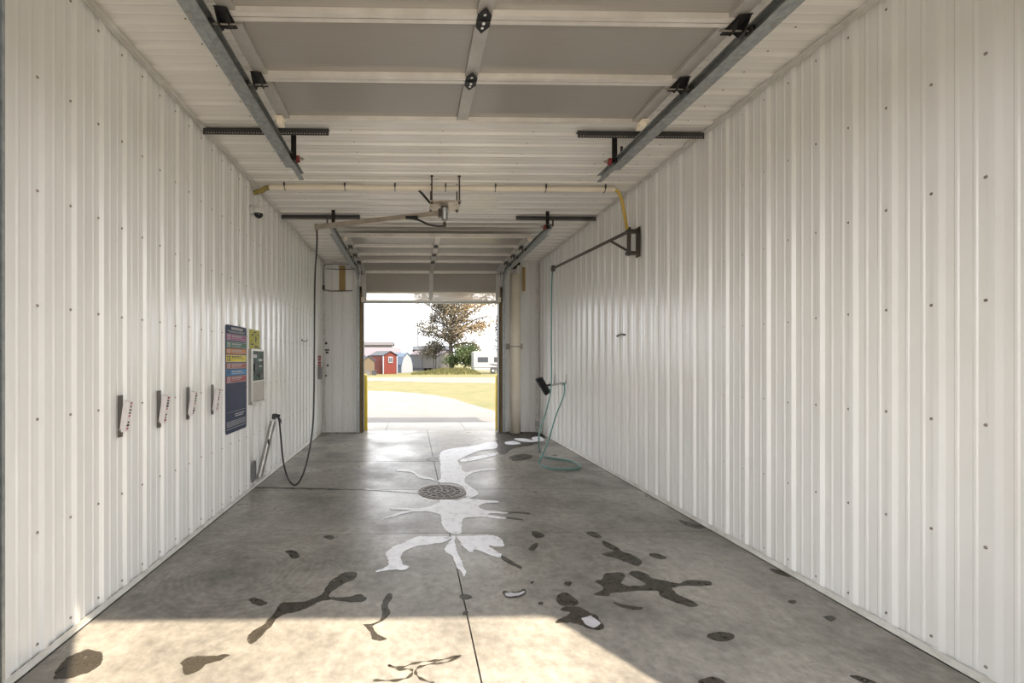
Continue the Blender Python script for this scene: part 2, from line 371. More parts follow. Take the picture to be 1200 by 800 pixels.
PHL = at(150, 350, x=XL + 0.02).y; PHR = at(1162, 700, x=XR - 0.02).y; PHC = at(300, 84.4, z=ZC - 0.02).y
ROWS = (0.09, 0.69, 1.31, 1.93, 2.55, 3.17, 3.77)
mb = MB(); sheet(mb, rib_profile(YF, YB, PHL), lambda u, h, v: (XL + h, u, v), 0.03, ZC)
mb.box((XL - 0.16, YFO, 0), (XL - 0.001, YBO, ZC + 0.12), 0)
for y in ribs_in(YF + 0.1, YB, PHL):
    for z in ROWS: screw(mb, (XL, y - 0.036, z + random.uniform(-.008, .008)), (1, 0, 0))
struct(obj('wall_left', mb, ['wall', 'screw'], recalc=False))
mb = MB(); sheet(mb, rib_profile(YF, YB, PHR), lambda u, h, v: (XR - h, u, v), 0.03, ZC)
mb.box((XR + 0.001, YFO, 0), (XR + 0.16, YBO, ZC + 0.12), 0)
for y in ribs_in(YF + 0.1, YB, PHR):
    for z in ROWS: screw(mb, (XR, y + 0.036, z + random.uniform(-.008, .008)), (-1, 0, 0))
struct(obj('wall_right', mb, ['wall', 'screw'], recalc=False))
mb = MB(); sheet(mb, rib_profile(YF, YB, PHC), lambda u, h, v: (v, u, ZC - h), XL, XR)
mb.box((XL, YFO, ZC + 0.001), (XR, YBO, ZC + 0.12), 0)
for y in ribs_in(YF + 0.1, YB, PHC):
    for x in (-1.5, -0.6, 0.3, 1.2, 2.1, 2.6): screw(mb, (x, y - 0.04, ZC), (0, 0, -1), r=0.0045)
struct(obj('ceiling', mb, ['ceil', 'screw'], recalc=False))

# back wall around the opening, ribbed on the room side
mb = MB(); fb = lambda u, h, v: (u, YB - h, v)
sheet(mb, rib_profile(XL, BO[0] - 0.13, XL + 0.24), fb, 0.02, ZC)
sheet(mb, rib_profile(BO[1] + 0.13, XR, XR - 0.2), fb, 0.02, ZC)
sheet(mb, rib_profile(BO[0] - 0.13, BO[1] + 0.13, XC), fb, BO[2] + 0.12, ZC)
for a, b in (((XL, YB + 0.001, 0), (BO[0] - 0.0, YBO, ZC)), ((BO[1], YB + 0.001, 0), (XR, YBO, ZC)), ((BO[0], YB + 0.001, BO[2]), (BO[1], YBO, ZC))): mb.box(a, b, 0)
for k in range(3):
    for z in ROWS: screw(mb, (XL + 0.14 + 0.22 * k, YB, z), (0, -1, 0), r=0.005); screw(mb, (XR - 0.16 - 0.22 * k, YB, z), (0, -1, 0), r=0.005)
struct(obj('wall_back', mb, ['wall', 'screw'], recalc=False))
mb = MB()
for a, b in (((XL, YFO, 0), (FO[0], YF, ZC)), ((FO[1], YFO, 0), (XR, YF, ZC)), ((FO[0], YFO, FO[2]), (FO[1], YF, ZC))): mb.box(a, b, 0)
struct(obj('wall_front', mb, ['wall']))
mb = MB(); mb.box((XL - 0.4, YFO - 0.25, ZC + 0.14), (XR + 0.4, YBO + 0.25, ZC + 0.24), 0)
struct(obj('roof', mb, ['galv']))

# steel lining of the front opening
mb = MB()
mb.box((FO[0] + 0.001, YFO - 0.01, 0), (FO[0] + 0.008, YF + 0.004, FO[2]), 0); mb.box((FO[1] - 0.008, YFO - 0.01, 0), (FO[1] - 0.001, YF + 0.004, FO[2]), 0)
mb.box((FO[0] + 0.001, YFO - 0.01, FO[2] - 0.008), (FO[1] - 0.001, YF + 0.004, FO[2] - 0.001), 0)
struct(obj('trim_5', mb, ['jambsteel']))
# timber lining of the back opening
mb = MB()
mb.box((BO[0] - 0.11, YB - 0.045, 0.0), (BO[0] + 0.0, YB - 0.004, BO[2] + 0.1), 0)
mb.box((BO[0] + 0.001, YB - 0.045, 0.0), (BO[0] + 0.02, YBO + 0.02, BO[2]), 1)
struct(obj('trim_6', mb, ['wood', 'wooddark']))
mb = MB()
mb.box((BO[1] + 0.0, YB - 0.045, 0.0), (BO[1] + 0.11, YB - 0.004, BO[2] + 0.1), 0)
mb.box((BO[1] - 0.02, YB - 0.045, 0.0), (BO[1] - 0.001, YBO + 0.02, BO[2]), 1)
struct(obj('trim_7', mb, ['wood', 'wooddark']))
mb = MB(); mb.box((BO[0] - 0.11, YB - 0.045, BO[2] + 0.001), (BO[1] + 0.11, YB - 0.004, BO[2] + 0.12), 0)
struct(obj('trim_8', mb, ['wood']))

# corner flashings between walls and ceiling, base flashings
for k, (x, s) in enumerate(((XL, 1), (XR, -1))):
    mb = MB()
    pr = [(x + s*0.0225, ZC - 0.055), (x + s*0.0265, ZC - 0.055), (x + s*0.0265, ZC - 0.0265), (x + s*0.06, ZC - 0.0265), (x + s*0.06, ZC - 0.0225), (x + s*0.0225, ZC - 0.0225)]
    mb.prism([(a, YF, b) for a, b in pr], (0, YB - YF, 0), 0)
    struct(obj('trim_%d' % (k + 1), mb, ['trimw']))
    mb = MB()
    pr = [(x + s*0.001, 0.001), (x + s*0.030, 0.001), (x + s*0.030, 0.010), (x + s*0.024, 0.012), (x + s*0.024, 0.045), (x + s*0.0215, 0.045), (x + s*0.0215, 0.028), (x + s*0.001, 0.028)]
    mb.prism([(a, YF, b) for a, b in pr], (0, YB - YF, 0), 0)
    mb.box((min(x + s*0.0305, x + s*0.037), YF, 0.0004), (max(x + s*0.0305, x + s*0.037), YB - 0.03, 0.004), 1)  # dark strips here stand for the shade under and behind the base flashing
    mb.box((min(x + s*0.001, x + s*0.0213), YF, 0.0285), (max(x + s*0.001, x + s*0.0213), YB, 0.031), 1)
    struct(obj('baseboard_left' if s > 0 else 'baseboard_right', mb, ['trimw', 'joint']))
for k, x in enumerate((XL + 0.05, XR - 0.05)):
    mb = MB(); mb.box((x - 0.028, YB - 0.05, 0.0), (x + 0.028, YB - 0.022, ZC - 0.03), 0)
    struct(obj('trim_%d' % (k + 3), mb, ['trimw']))

# ------------------------------------------------------------------ outdoors ground
def patch(name, pts, z, th, m, mi=0):
    mb = MB(); mb.prism([(p[0], p[1], z) for p in pts], (0, 0, th), mi); return obj(name, mb, [m])
g = patch('ground', [(-160, -40), (160, -40), (160, 260), (-160, 260)], -0.22, 0.19, 'grass'); struct(g)
AE = at(500, 494.5, z=0).y
mb = MB()
for (xa, xb) in ((-4.2, -0.62), (-0.61, 1.25), (1.26, 5.0)): mb.box((xa, YBO + 0.045, -0.1), (xb, AE - 0.008, -0.004), 0)
struct(obj('apron', mb, ['apron']))
struct(patch('gutter_joint', [(-4.2, AE), (5.0, AE), (5.0, AE + 0.18), (-4.2, AE + 0.18)], -0.06, 0.045, 'gravel'))
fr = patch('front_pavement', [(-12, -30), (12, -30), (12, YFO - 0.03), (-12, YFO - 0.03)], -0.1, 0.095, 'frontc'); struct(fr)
e = [at(px, py, z=0) for px, py in ((583, 483), (570, 478), (550, 472), (530, 466.5), (505, 462), (480, 459.5), (455, 458), (430, 457.2), (415, 457))]
dp = [(6.5, AE + 0.19)] + [(5.2, 13.0)] + smooth([(v.x, v.y, 0) for v in e], 4) + [(-22, 22.5, 0), (-22, AE + 0.19, 0)]
dp = [(p[0] + random.uniform(-.06, .06), p[1] + random.uniform(-.10, .10)) if 3 < i < len(dp) - 2 else (p[0], p[1]) for i, p in enumerate(dp)]
struct(patch('driveway', dp, -0.06, 0.045, 'drive'))
gb = [at(px, py, z=0) for px, py in ((300, 446.5), (440, 446), (520, 448), (600, 448.5), (720, 448), (720, 443), (600, 442.2), (540, 441.8), (480, 441.5), (440, 442), (300, 442))]
struct(patch('gravel_track', [(v.x, v.y) for v in gb], -0.028, 0.012, 'gravel'))

# ------------------------------------------------------------------ sectional doors, tracks, hangers
ZT = 3.62           # height of the roller line
DL, DRX = XC - 1.555, XC + 1.555
def arc_path(yw, sgn, ylen):
    """roller line in (y,z): up the wall at y=yw, a quarter bend, then along y (sgn) to ylen"""
    R = 0.30; p = [(yw, 0.02), (yw, ZT - R)]
    for k in range(1, 9):
        a = PI/2 * k / 8; p.append((yw + sgn * (R - R*math.cos(a)), ZT - R + R*math.sin(a)))
    p.append((ylen, ZT)); return p
def make_track(yw, sgn, ylen, x, side, label):
    """x: roller line; side: +1 if the web is towards +x"""
    t = thing('door_track', (x, (yw + ylen) / 2, ZT), label, 'door track', 'door tracks')
    path = arc_path(yw, sgn, ylen)
    if sgn < 0: pass
    h = 0.038; th = 0.004; s = side
    pr = [(x + s*0.028, -h), (x + s*0.028, h), (x - s*0.020, h), (x - s*0.020, h - 0.010), (x - s*0.016, h - 0.010), (x - s*0.016, h - th), (x + s*(0.028-th), h - th),
          (x + s*(0.028-th), -h + th), (x - s*0.016, -h + th), (x - s*0.016, -h + 0.010), (x - s*0.020, -h + 0.010), (x - s*0.020, -h)]
    mb = MB(); mb.sweep(path, pr)
    obj('channel', mb, ['galv'], t)
    # stiffening angle bolted on the outside of the level run
    y0 = yw + sgn * 0.5; y1 = ylen - sgn * 0.30; a, b = min(y0, y1), max(y0, y1)
    mb = MB(); mb.box((min(x + s*0.030, x + s*0.034), a, ZT - 0.036), (max(x + s*0.030, x + s*0.034), b, ZT + 0.05), 0)
    mb.box((min(x + s*0.034, x + s*0.085), a, ZT - 0.036), (max(x + s*0.034, x + s*0.085), b, ZT - 0.032), 0)
    obj('stiffening_angle', mb, ['galv'], t)
    y = a + 0.12
    while y < b:
        for dy in (0, 0.035): mb = MB(); mb.lathe((x + s*0.060, y + dy, ZT - 0.036), [(0.009, 0), (0.009, -0.004), (0.005, -0.006), (0, -0.007)], (0, 0, 1), 8, 0); obj('bolt', mb, ['rod'], t)
        y += 0.30
    return t

def make_door(label, path_from_end, x0, x1, end_bracket_dir, clear=-1):
    """sections follow path_from_end: list of (y,z) joints"""
    W = x1 - x0
    t = thing('overhead_door', ((x0 + x1)/2, path_from_end[0][0], path_from_end[0][1]), label, 'garage door', 'raised overhead doors')
    for i in range(len(path_from_end) - 1):
        (ya, za), (yb, zb) = path_from_end[i], path_from_end[i+1]
        A, B = Vector((0, ya, za)), Vector((0, yb, zb)); d = (B - A); L = d.length; d.normalize()
        nrm = Vector((0, -d.z, d.y))
        if end_bracket_dir > 0: nrm = -nrm          # keep nrm pointing to the room (down / inward)
        mt = Matrix(((1, 0, 0, x0), (0, d.y, nrm.y, ya), (0, d.z, nrm.z, za), (0, 0, 0, 1)))
        g = 0.004; mb = MB()
        # rails (material 0) and stiles (1); local z<0 is away from the room
        mb.box((0, g, -0.045), (W, 0.034, 0.018), 0, mt); mb.box((0, L - 0.034, -0.045), (W, L - g, 0.018), 0, mt)
        for (u0, u1) in ((0, 0.095), (W/2 - 0.045, W/2 + 0.045), (W - 0.095, W)): mb.box((u0, 0.035, -0.045), (u1, L - 0.035, 0.010), 1, mt)
        sec = obj('section', mb, ['alu', 'stile'], t)
        for (u0, u1) in ((0.096, W/2 - 0.046), (W/2 + 0.046, W - 0.096)):
            mb = MB(); mb.box((u0, 0.035, -0.028), (u1, L - 0.035, -0.018), 0, mt); obj('panel', mb, ['polyclear' if i == clear else 'poly'], sec)
    for i, (y, z) in enumerate(path_from_end):
        j = min(i, len(path_from_end) - 2)
        (ya, za), (yb, zb) = path_from_end[j], path_from_end[j+1]
        if 0 < i < len(path_from_end) - 1:
            (ya, za), (yb, zb) = path_from_end[i-1], path_from_end[i+1]
        d = (Vector((0, yb, zb)) - Vector((0, ya, za))).normalized(); nrm = Vector((0, -d.z, d.y))
        if end_bracket_dir > 0: nrm = -nrm
        mt = Matrix(((1, 0, 0, x0), (0, d.y, nrm.y, y), (0, d.z, nrm.z, z), (0, 0, 0, 1)))
        P = lambda u, v, q: mt @ Vector((u, v, q))
        if i in (0, len(path_from_end) - 1):
            sg = 1 if i == 0 else -1
            for (ua, ub) in ((-0.02, 0.05), (W - 0.05, W + 0.02)):
                mb = MB(); mb.box((ua, sg*0.01 if sg > 0 else -0.10, 0.019), (ub, 0.10 if sg > 0 else -0.01, 0.030), 0, mt)
                mb.box((ua + 0.01, -0.012 if sg > 0 else -0.06, 0.030), (ub - 0.01, 0.06 if sg > 0 else 0.012, 0.062), 0, mt)
                obj('corner_bracket', mb, ['pvc'], t)
        else:
            # centre hinge: a black diamond plate with three bolts
            c = W/2; mb = MB()
            mb.prism([P(c, -0.095, 0.019), P(c + 0.042, -0.042, 0.019), P(c + 0.042, 0.042, 0.019), P(c, 0.095, 0.019), P(c - 0.042, 0.042, 0.019), P(c - 0.042, -0.042, 0.019)], nrm * 0.009, 0)
            mb.tube([P(c - 0.034, 0, 0.030), P(c + 0.034, 0, 0.030)], 0.009, 8, 0)
            hg = obj('centre_hinge', mb, ['black'], t)
            mb = MB()
            for v in (-0.05, 0.0, 0.05): mb.lathe(P(c, v, 0.024 if v else 0.038), [(0.009, 0), (0.009, 0.006), (0, 0.008)], nrm, 6, 0)
            obj('bolt', mb, ['cage'], hg)
            for s, u in ((1, 0.0), (-1, W)):
                mb = MB()
                q = [P(u - s*0.012, -0.09, 0.019), P(u + s*0.060, -0.09, 0.019), P(u + s*0.060, 0.07, 0.019), P(u - s*0.012, 0.085, 0.019)]
                mb.prism(q, nrm * 0.005, 0)
                mb.prism([P(u - s*0.012, -0.075, 0.024), P(u - s*0.012, 0.075, 0.024), P(u - s*0.012, 0.028, 0.085), P(u - s*0.012, -0.028, 0.085)], (s*0.006, 0, 0), 0)
                mb.prism([P(u + s*0.045, -0.055, 0.024), P(u + s*0.045, 0.055, 0.024), P(u + s*0.045, 0.02, 0.08), P(u + s*0.045, -0.02, 0.08)], (s*0.006, 0, 0), 0)
                obj('roller_hinge', mb, ['black'], t)
                mb = MB(); mb.tube([P(u - s*0.068, 0, 0.062), P(u + s*0.13, 0, 0.062)], 0.0055, 8, 0)
                r = obj('roller_shaft', mb, ['rod'], t)
                mb = MB(); mb.lathe(P(u - s*0.062, 0, 0.062), [(0, -0.010), (0.028, -0.010), (0.030, -0.004), (0.030, 0.004), (0.028, 0.010), (0, 0.010)], (1, 0, 0), 14, 0)
                obj('roller', mb, ['black'], r)
    return t

ZD = ZT + 0.062      # door plane above the roller line
def door_joints(y_end, sgn_back, yw, n):
    """n sections from the free end (y_end, ZD) towards the wall yw and down its face"""
    R = 0.42; L = 0.565
    ydir = 1 if yw > y_end else -1
    flat = abs(yw - y_end) - R
    def P(s):
        if s <= flat: return (y_end + ydir * s, ZD)
        if s <= flat + R*PI/2:
            a = (s - flat) / R; return (y_end + ydir * (flat + R*math.sin(a)), ZD - R + R*math.cos(a))
        return (yw, ZD - R - (s - flat - R*PI/2))
    return [P(L * k) for k in range(n + 1)]
front_end = at(540, 142, z=ZD).y
fj = door_joints(front_end, 0, YF + 0.125, 5)
make_door('raised overhead door of clear fluted panels nearest the camera, under the front ceiling', fj, DL, DRX, 1 if fj[0][0] < fj[1][0] else -1)
back_end = at(500, 276.5, z=ZD).y
zb = at(500, 353.5, y=YB - 0.10).z
bj = [(back_end + (YB - 0.22 - back_end) * k / 4, ZD) for k in range(4)] + [(YB - 0.13, ZD - 0.07), (YB - 0.10, zb)]
bdoor = make_door('raised overhead door at the far end, its lowest section hanging in the opening', bj, DL + 0.005, DRX - 0.005, 1, clear=4)
mb = MB(); mb.box((DL + 0.01, YB - 0.125, zb - 0.035), (DRX - 0.01, YB - 0.05, zb - 0.001)); obj('bottom_rail', mb, ['galv'], bdoor)
TL, TR = DL - 0.068, DRX + 0.068
fe, be = at(349, 207, z=ZT).y, at(384, 264, z=ZT).y
make_track(YF + 0.185, 1, fe, TL, -1, 'galvanised door track at upper left nearest the camera')
make_track(YF + 0.185, 1, fe, TR, 1, 'galvanised door track at upper right nearest the camera')
make_track(YB - 0.16, -1, be, TL, -1, 'galvanised door track running down the left side of the far opening')
make_track(YB - 0.16, -1, be, TR, 1, 'galvanised door track running down the right side of the far opening')

def hanger(x0, x1, y, label, zc=ZC - 0.022):
    """slotted angle under the ceiling: vertical leg with a row of punched holes"""
    t = thing('slotted_angle_hanger', ((x0 + x1)/2, y, zc), label, 'hanger', 'slotted angles under the ceiling')
    mb = MB(); mb.box((x0, y - 0.002, zc - 0.066), (x1, y + 0.002, zc)); mb.box((x0, y + 0.002, zc - 0.004), (x1, y + 0.05, zc))
    x = x0 + 0.03
    while x < x1 - 0.02:
        mb.lathe((x, y - 0.0025, zc - 0.050), [(0, -0.0006), (0.0055, -0.0006), (0.0055, 0.0003)], (0, 1, 0), 8, 1); x += 0.0254
    obj('angle', mb, ['angle', 'hole'], t)
    return t
yh1 = at(312, 151, z=ZC - 0.03).y; yh2 = at(650, 254, z=ZC - 0.03).y
xin = at(385, 151, z=ZC - 0.03).x; xin2 = at(676.5, 155, z=ZC - 0.03).x
hanger(XL + 0.03, xin, yh1, 'dark slotted angle under the ceiling at the upper left, nearest the camera')
hanger(xin2, XR - 0.03, yh1, 'dark slotted angle under the ceiling at the upper right, nearest the camera')
hanger(XL + 0.03, xin, yh2, 'dark slotted angle under the ceiling above the far left track')
hanger(xin2, XR - 0.03, yh2, 'dark slotted angle under the ceiling above the far right track')
def drop(x, y, s, label, ztop=ZC - 0.088):
    t = thing('track_drop_strap', (x, y, ztop), label, 'strap', 'straps holding the door tracks')
    mb = MB(); mb.box((x - 0.026, y - 0.004, ZT - 0.02), (x + 0.026, y + 0.001, ZC - 0.03)); mb.box((x - 0.026, y - 0.03, ZT - 0.024), (x + 0.026, y + 0.02, ZT - 0.018))
    obj('strap', mb, ['black'], t)
    mb = MB(); mb.lathe((x + s*0.010, y + 0.03, ZT + 0.012), [(0, 0), (0.032, 0), (0.034, 0.01), (0.034, 0.03), (0.030, 0.04), (0, 0.04)], (s, 0, 0), 16, 0)
    b = obj('bumper', mb, ['red'], t)
    mb = MB(); mb.tube([(x + s*0.04, y + 0.03, ZT + 0.012), (x + s*0.095, y + 0.03, ZT + 0.012)], 0.007, 8); mb.lathe((x + s*0.075, y + 0.03, ZT + 0.012), [(0, -.006), (0.014, -.006), (0.014, .006), (0, .006)], (1, 0, 0), 6)
    obj('bolt', mb, ['rod'], b)
    mb = MB(); mb.box((x - s*0.10 - 0.012, y + 0.055, ZT + 0.03), (x - s*0.10 + 0.012, y + 0.059, ZC - 0.09)); obj('rear_strap', mb, ['angle'], t)
drop(TL + 0.025, yh1 + 0.10, 1, 'black drop strap with a red bumper holding the near left track')
drop(TR - 0.025, yh1 + 0.10, -1, 'black drop strap with a red bumper holding the near right track')
drop(TL + 0.025, yh2 - 0.25, 1, 'black drop strap at the end of the far left track')
drop(TR - 0.025, yh2 - 0.25, -1, 'black drop strap at the end of the far right track')

# ------------------------------------------------------------------ pipe across the ceiling with its yellow hoses
yp = at(520, 220, z=ZC - 0.06).y
pl, pr_ = at(316, 219, y=yp), at(720, 221, y=yp); zp = ZC - 0.066
t = thing('ceiling_pipe', (XC, yp, zp), 'cream plastic pipe strapped across the ceiling from wall to wall', 'pipe')
mb = MB(); mb.tube([(pl.x, yp, zp), (pr_.x, yp, zp)], 0.036, 16); obj('pipe', mb, ['pvc'], t)
mb = MB(); mb.tube([(at(520, 220, y=yp).x - 0.43 * k, yp, zp) for k in (0.95, 1.05)], 0.041, 16); obj('coupling', mb, ['pvc'], t)
for px in (334, 404.5, 463, 522, 580, 639, 708):
    x = at(px, 220, y=yp).x; mb = MB()
    pts = [(x, yp + 0.040 * math.cos(a), zp + 0.040 * math.sin(a)) for a in [PI * k / 8 - PI for k in range(0, 9)]]
    pts = [(x, yp - 0.04, ZC - 0.01)] + pts + [(x, yp + 0.04, ZC - 0.01)]
    mb.tube(pts, 0.005, 6); mb.box((x - 0.010, yp - 0.046, zp + 0.0), (x + 0.010, yp - 0.038, ZC - 0.02)); obj('pipe_clamp', mb, ['angle'], t)
a = at(316, 217, y=yp); b = at(297.5, 226, x=XL + 0.04)
mb = MB(); mb.tube(smooth([(a.x + 0.02, yp, zp), (a.x - 0.06, yp, zp - 0.02), ((a.x + b.x)/2, (a.y + b.y)/2, (zp - .02 + b.z)/2), (b.x, b.y, b.z)], 6), 0.030, 12)
tag(obj('conduit_elbow', mb, ['olive']), 'weathered yellow hose end where the ceiling pipe meets the left wall', 'hose')
PIV = at(737, 271, x=XR - 0.14)
mb = MB(); mb.tube(smooth([(pr_.x - 0.02, yp, zp), (pr_.x + 0.05, yp, zp - 0.03), tuple(at(729, 236, y=yp + 0.02)), tuple(at(732, 252, y=yp + 0.06)), (PIV.x - 0.03, PIV.y - 0.01, PIV.z + 0.03)], 8), 0.020, 12)
tag(obj('supply_hose', mb, ['yhose']), 'yellow hose dropping from the ceiling pipe to the wall boom on the right', 'hose')

# ------------------------------------------------------------------ wall boom on the right with teal hose
BE = at(649, 314, z=PIV.z - 0.02)
t = thing('hose_boom', (XR, PIV.y, PIV.z), 'dark bronze swinging boom arm with triangular bracket on the right wall', 'boom')
zlo = at(738, 297, x=XR - 0.12).z
mb = MB(); mb.box((XR - 0.026, PIV.y - 0.05, zlo - 0.05), (XR - 0.020, PIV.y + 0.05, PIV.z + 0.05))
for z in (PIV.z, zlo): mb.box((XR - 0.17, PIV.y - 0.035, z - 0.02), (XR - 0.026, PIV.y + 0.035, z + 0.02))
obj('wall_bracket', mb, ['boomd'], t)
mb = MB(); mb.tube([(PIV.x, PIV.y, zlo - 0.03), (PIV.x, PIV.y, PIV.z + 0.05)], 0.024, 12); obj('pivot_post', mb, ['boomd'], t)
arm_d = (BE - PIV).normalized()
mb = MB(); mb.tube([PIV, BE], 0.022, 12); obj('boom_arm', mb, ['boomd'], t)
mb = MB(); mb.tube([PIV + arm_d * 0.42, (PIV.x, PIV.y, zlo + 0.02)], 0.016, 10); obj('brace', mb, ['boomd'], t)
side = arm_d.cross(Vector((0, 0, 1))).normalized()
mb = MB(); mb.lathe(BE + arm_d * 0.03 - side*0.02, [(0, 0), (0.055, 0), (0.055, 0.008), (0.035, 0.014), (0.035, 0.026), (0.055, 0.032), (0.055, 0.04), (0, 0.04)], side, 20)
obj('hose_wheel', mb, ['boomd'], t)
HK = at(661, 449, x=XR - 0.06)
f = lambda px, py: Vector(at(px, py, z=0.016))
hp = [BE + arm_d*0.06 + Vector((0, 0, -0.04)), at(646.5, 340, y=BE.y), at(646, 400, y=BE.y - 0.05), at(646, 450, y=BE.y - 0.1), at(641, 478, y=BE.y - 0.35), at(634, 500, y=BE.y - 0.75), at(631.5, 515, y=BE.y - 1.1),
      f(633, 529), f(639, 535), f(652, 537.5), f(668, 540), f(679, 545), f(677, 548.5), f(660, 549.5), f(643, 548), f(632.5, 543)]
z0 = hp[-1]
hp += [at(635, 534, y=z0.y + 0.05), at(643, 515, y=z0.y + 0.4), at(651, 488, y=z0.y + 0.9), at(661, 462, y=HK.y - 0.1), Vector((HK.x, HK.y, HK.z + 0.0)), Vector((HK.x, HK.y + 0.06, HK.z - 0.02))]
mb = MB(); mb.tube(smooth(hp, 8), 0.011, 8)
tag(obj('teal_hose', mb, ['teal']), 'thin teal hose hanging from the wall boom and looping on the floor at right', 'hose')

# brush on two wall hooks
t = thing('brush_holder', (XR, HK.y, HK.z), 'small steel hooks on the right wall carrying the black foam brush', 'hook')
H2 = at(649, 449, x=XR - 0.03)
for i, H in enumerate((HK, H2)):
    mb = MB(); mb.tube(smooth([(XR - 0.02, H.y, H.z + 0.16), (XR - 0.035, H.y, H.z + 0.02), (XR - 0.06, H.y, H.z - 0.03), (XR - 0.12, H.y, H.z - 0.01), (XR - 0.13, H.y, H.z + 0.03)], 5), 0.009, 8)
    mb.box((XR - 0.025, H.y - 0.02, H.z - 0.02), (XR - 0.020, H.y + 0.02, H.z + 0.18)); obj('hook', mb, ['steel'], t)
BR = at(636.5, 452, y=HK.y - 0.02)
hd = (Vector((HK.x - 0.05, HK.y, HK.z + 0.0)) - BR)
t = thing('foam_brush', tuple(BR), 'black foam brush with a metal handle hung on the right wall', 'brush')
mb = MB(); mb.tube([BR + hd*0.12, BR + hd*0.5 + Vector((0, 0, -.01)), BR + hd*1.05], 0.014, 10); obj('handle', mb, ['steel'], t)
mb = MB(); mb.tube([BR + hd*0.10, BR + hd*0.42], 0.019, 10); obj('grip', mb, ['rubber'], t)
ax = Vector((0.30, 0, -0.50)).normalized(); px_ = Vector((0, 1, 0)); q = ax.cross(px_)
mt = Matrix(((q.x, px_.x, ax.x, BR.x), (q.y, px_.y, ax.y, BR.y), (q.z, px_.z, ax.z, BR.z), (0, 0, 0, 1)))
mb = MB(); mb.box((0.03, -0.05, -0.16), (0.06, 0.05, 0.16), 0, mt); obj('brush_block', mb, ['rubber'], t)
mb = MB()
for i in range(9):
    for j in range(4):
        for k in range(1):
            c = Vector((0.0, -0.045 + j*0.03, -0.15 + i*0.0375)); p1 = mt @ (c + Vector((0.03, 0, 0))); p2 = mt @ (c + Vector((-0.05, random.uniform(-.012, .012), random.uniform(-.012, .012))))
            mb.tube([p1, p2], [0.014, 0.021], 7)
b = obj('bristles', mb, ['brush'], t); b['kind'] = 'stuff'

# ------------------------------------------------------------------ ceiling boom in the middle with the black pressure hose
PLZ = at(521, 242, y=at(521, 212, z=ZC - 0.02).y + 0.02).z
cy = at(521, 212, z=ZC - 0.02).y + 0.02
cx = at(521, 242, y=cy).x
t = thing('ceiling_boom', (cx, cy, ZC), 'long beige swinging boom arm under a square steel plate hung from the ceiling', 'boom')
hx = (at(539, 242, y=cy).x - at(504, 242, y=cy).x) / 2
mb = MB(); mb.box((cx - hx, cy - 0.20, PLZ - 0.006), (cx + hx, cy + 0.16, PLZ + 0.006)); obj('mounting_plate', mb, ['plate'], t)
for sx in (-1, 1):
    for dy in (-0.17, 0.13):
        x, y = cx + sx*(hx - 0.02), cy + dy
        mb = MB(); mb.tube([(x, y, PLZ - 0.03), (x, y, ZC - 0.001)], 0.009, 8)
        mb.lathe((x, y, PLZ - 0.016), [(0, 0), (0.017, 0), (0.017, 0.010), (0, 0.010)], (0, 0, 1), 6); mb.lathe((x, y, PLZ + 0.006), [(0, 0), (0.017, 0), (0.017, 0.012), (0, 0.012)], (0, 0, 1), 6)
        mb.lathe((x, y, ZC - 0.03), [(0, 0), (0.02, 0), (0.02, 0.008), (0, 0.008)], (0, 0, 1), 6)
        obj('threaded_rod', mb, ['boomd'], t)
mb = MB(); mb.lathe((cx, cy, PLZ - 0.17), [(0, 0), (0.036, 0), (0.040, 0.01), (0.040, 0.12), (0.048, 0.125), (0.048, 0.164), (0, 0.164)], (0, 0, 1), 18)
mb.tube([(cx, cy, PLZ - 0.17), (cx, cy, PLZ - 0.21)], 0.016, 10); obj('swivel', mb, ['galv'], t)
mb = MB(); mb.box((cx - 0.08, cy - 0.03, PLZ - 0.13), (cx - 0.03, cy + 0.03, PLZ - 0.035)); obj('arm_collar', mb, ['boomd'], t); mb = MB(); mb.tube([(cx, cy, PLZ - 0.20), (cx, cy, PLZ - 0.255)], 0.021, 10); obj('elbow_fitting', mb, ['boomd'], t)
A0 = Vector((cx - 0.05, cy, PLZ - 0.085)); A1 = at(371, 266, z=A0.z - 0.01)
mb = MB(); mb.bar(A0, A1, 0.05, 0.06); mb.lathe(A1 + Vector((0, 0, -.03)), [(0, -.01), (0.03, -.01), (0.03, 0.07), (0, 0.07)], (0, 0, 1), 14); obj('boom_arm', mb, ['boom'], t)
ad = (A1 - A0).normalized(); gp = A0 + ad * 0.30
mb = MB(); mb.tube(smooth([(cx, cy, PLZ - 0.245), (cx - 0.08, cy, PLZ - 0.245), (cx - 0.20, cy + .02, PLZ - 0.22), tuple(gp + Vector((0, -.03, -.06))), tuple(gp + ad*0.12 + Vector((0, -.03, -.03)))], 6), 0.012, 10)
mb.tube([gp + Vector((0, -.034, -.03)), gp + ad*0.16 + Vector((0, -.034, -.015))], 0.022, 10); obj('jumper_hose', mb, ['rubber'], t)
mb = MB(); mb.tube(smooth([at(488, 221, z=ZC - 0.03), at(494, 226, y=cy + 0.05), at(500, 233, y=cy + 0.03), (cx - hx + 0.03, cy, PLZ + 0.02)], 6), 0.015, 10)
tag(obj('feed_hose', mb, ['rubber']), 'short black hose curling from the ceiling to the boom plate', 'hose')

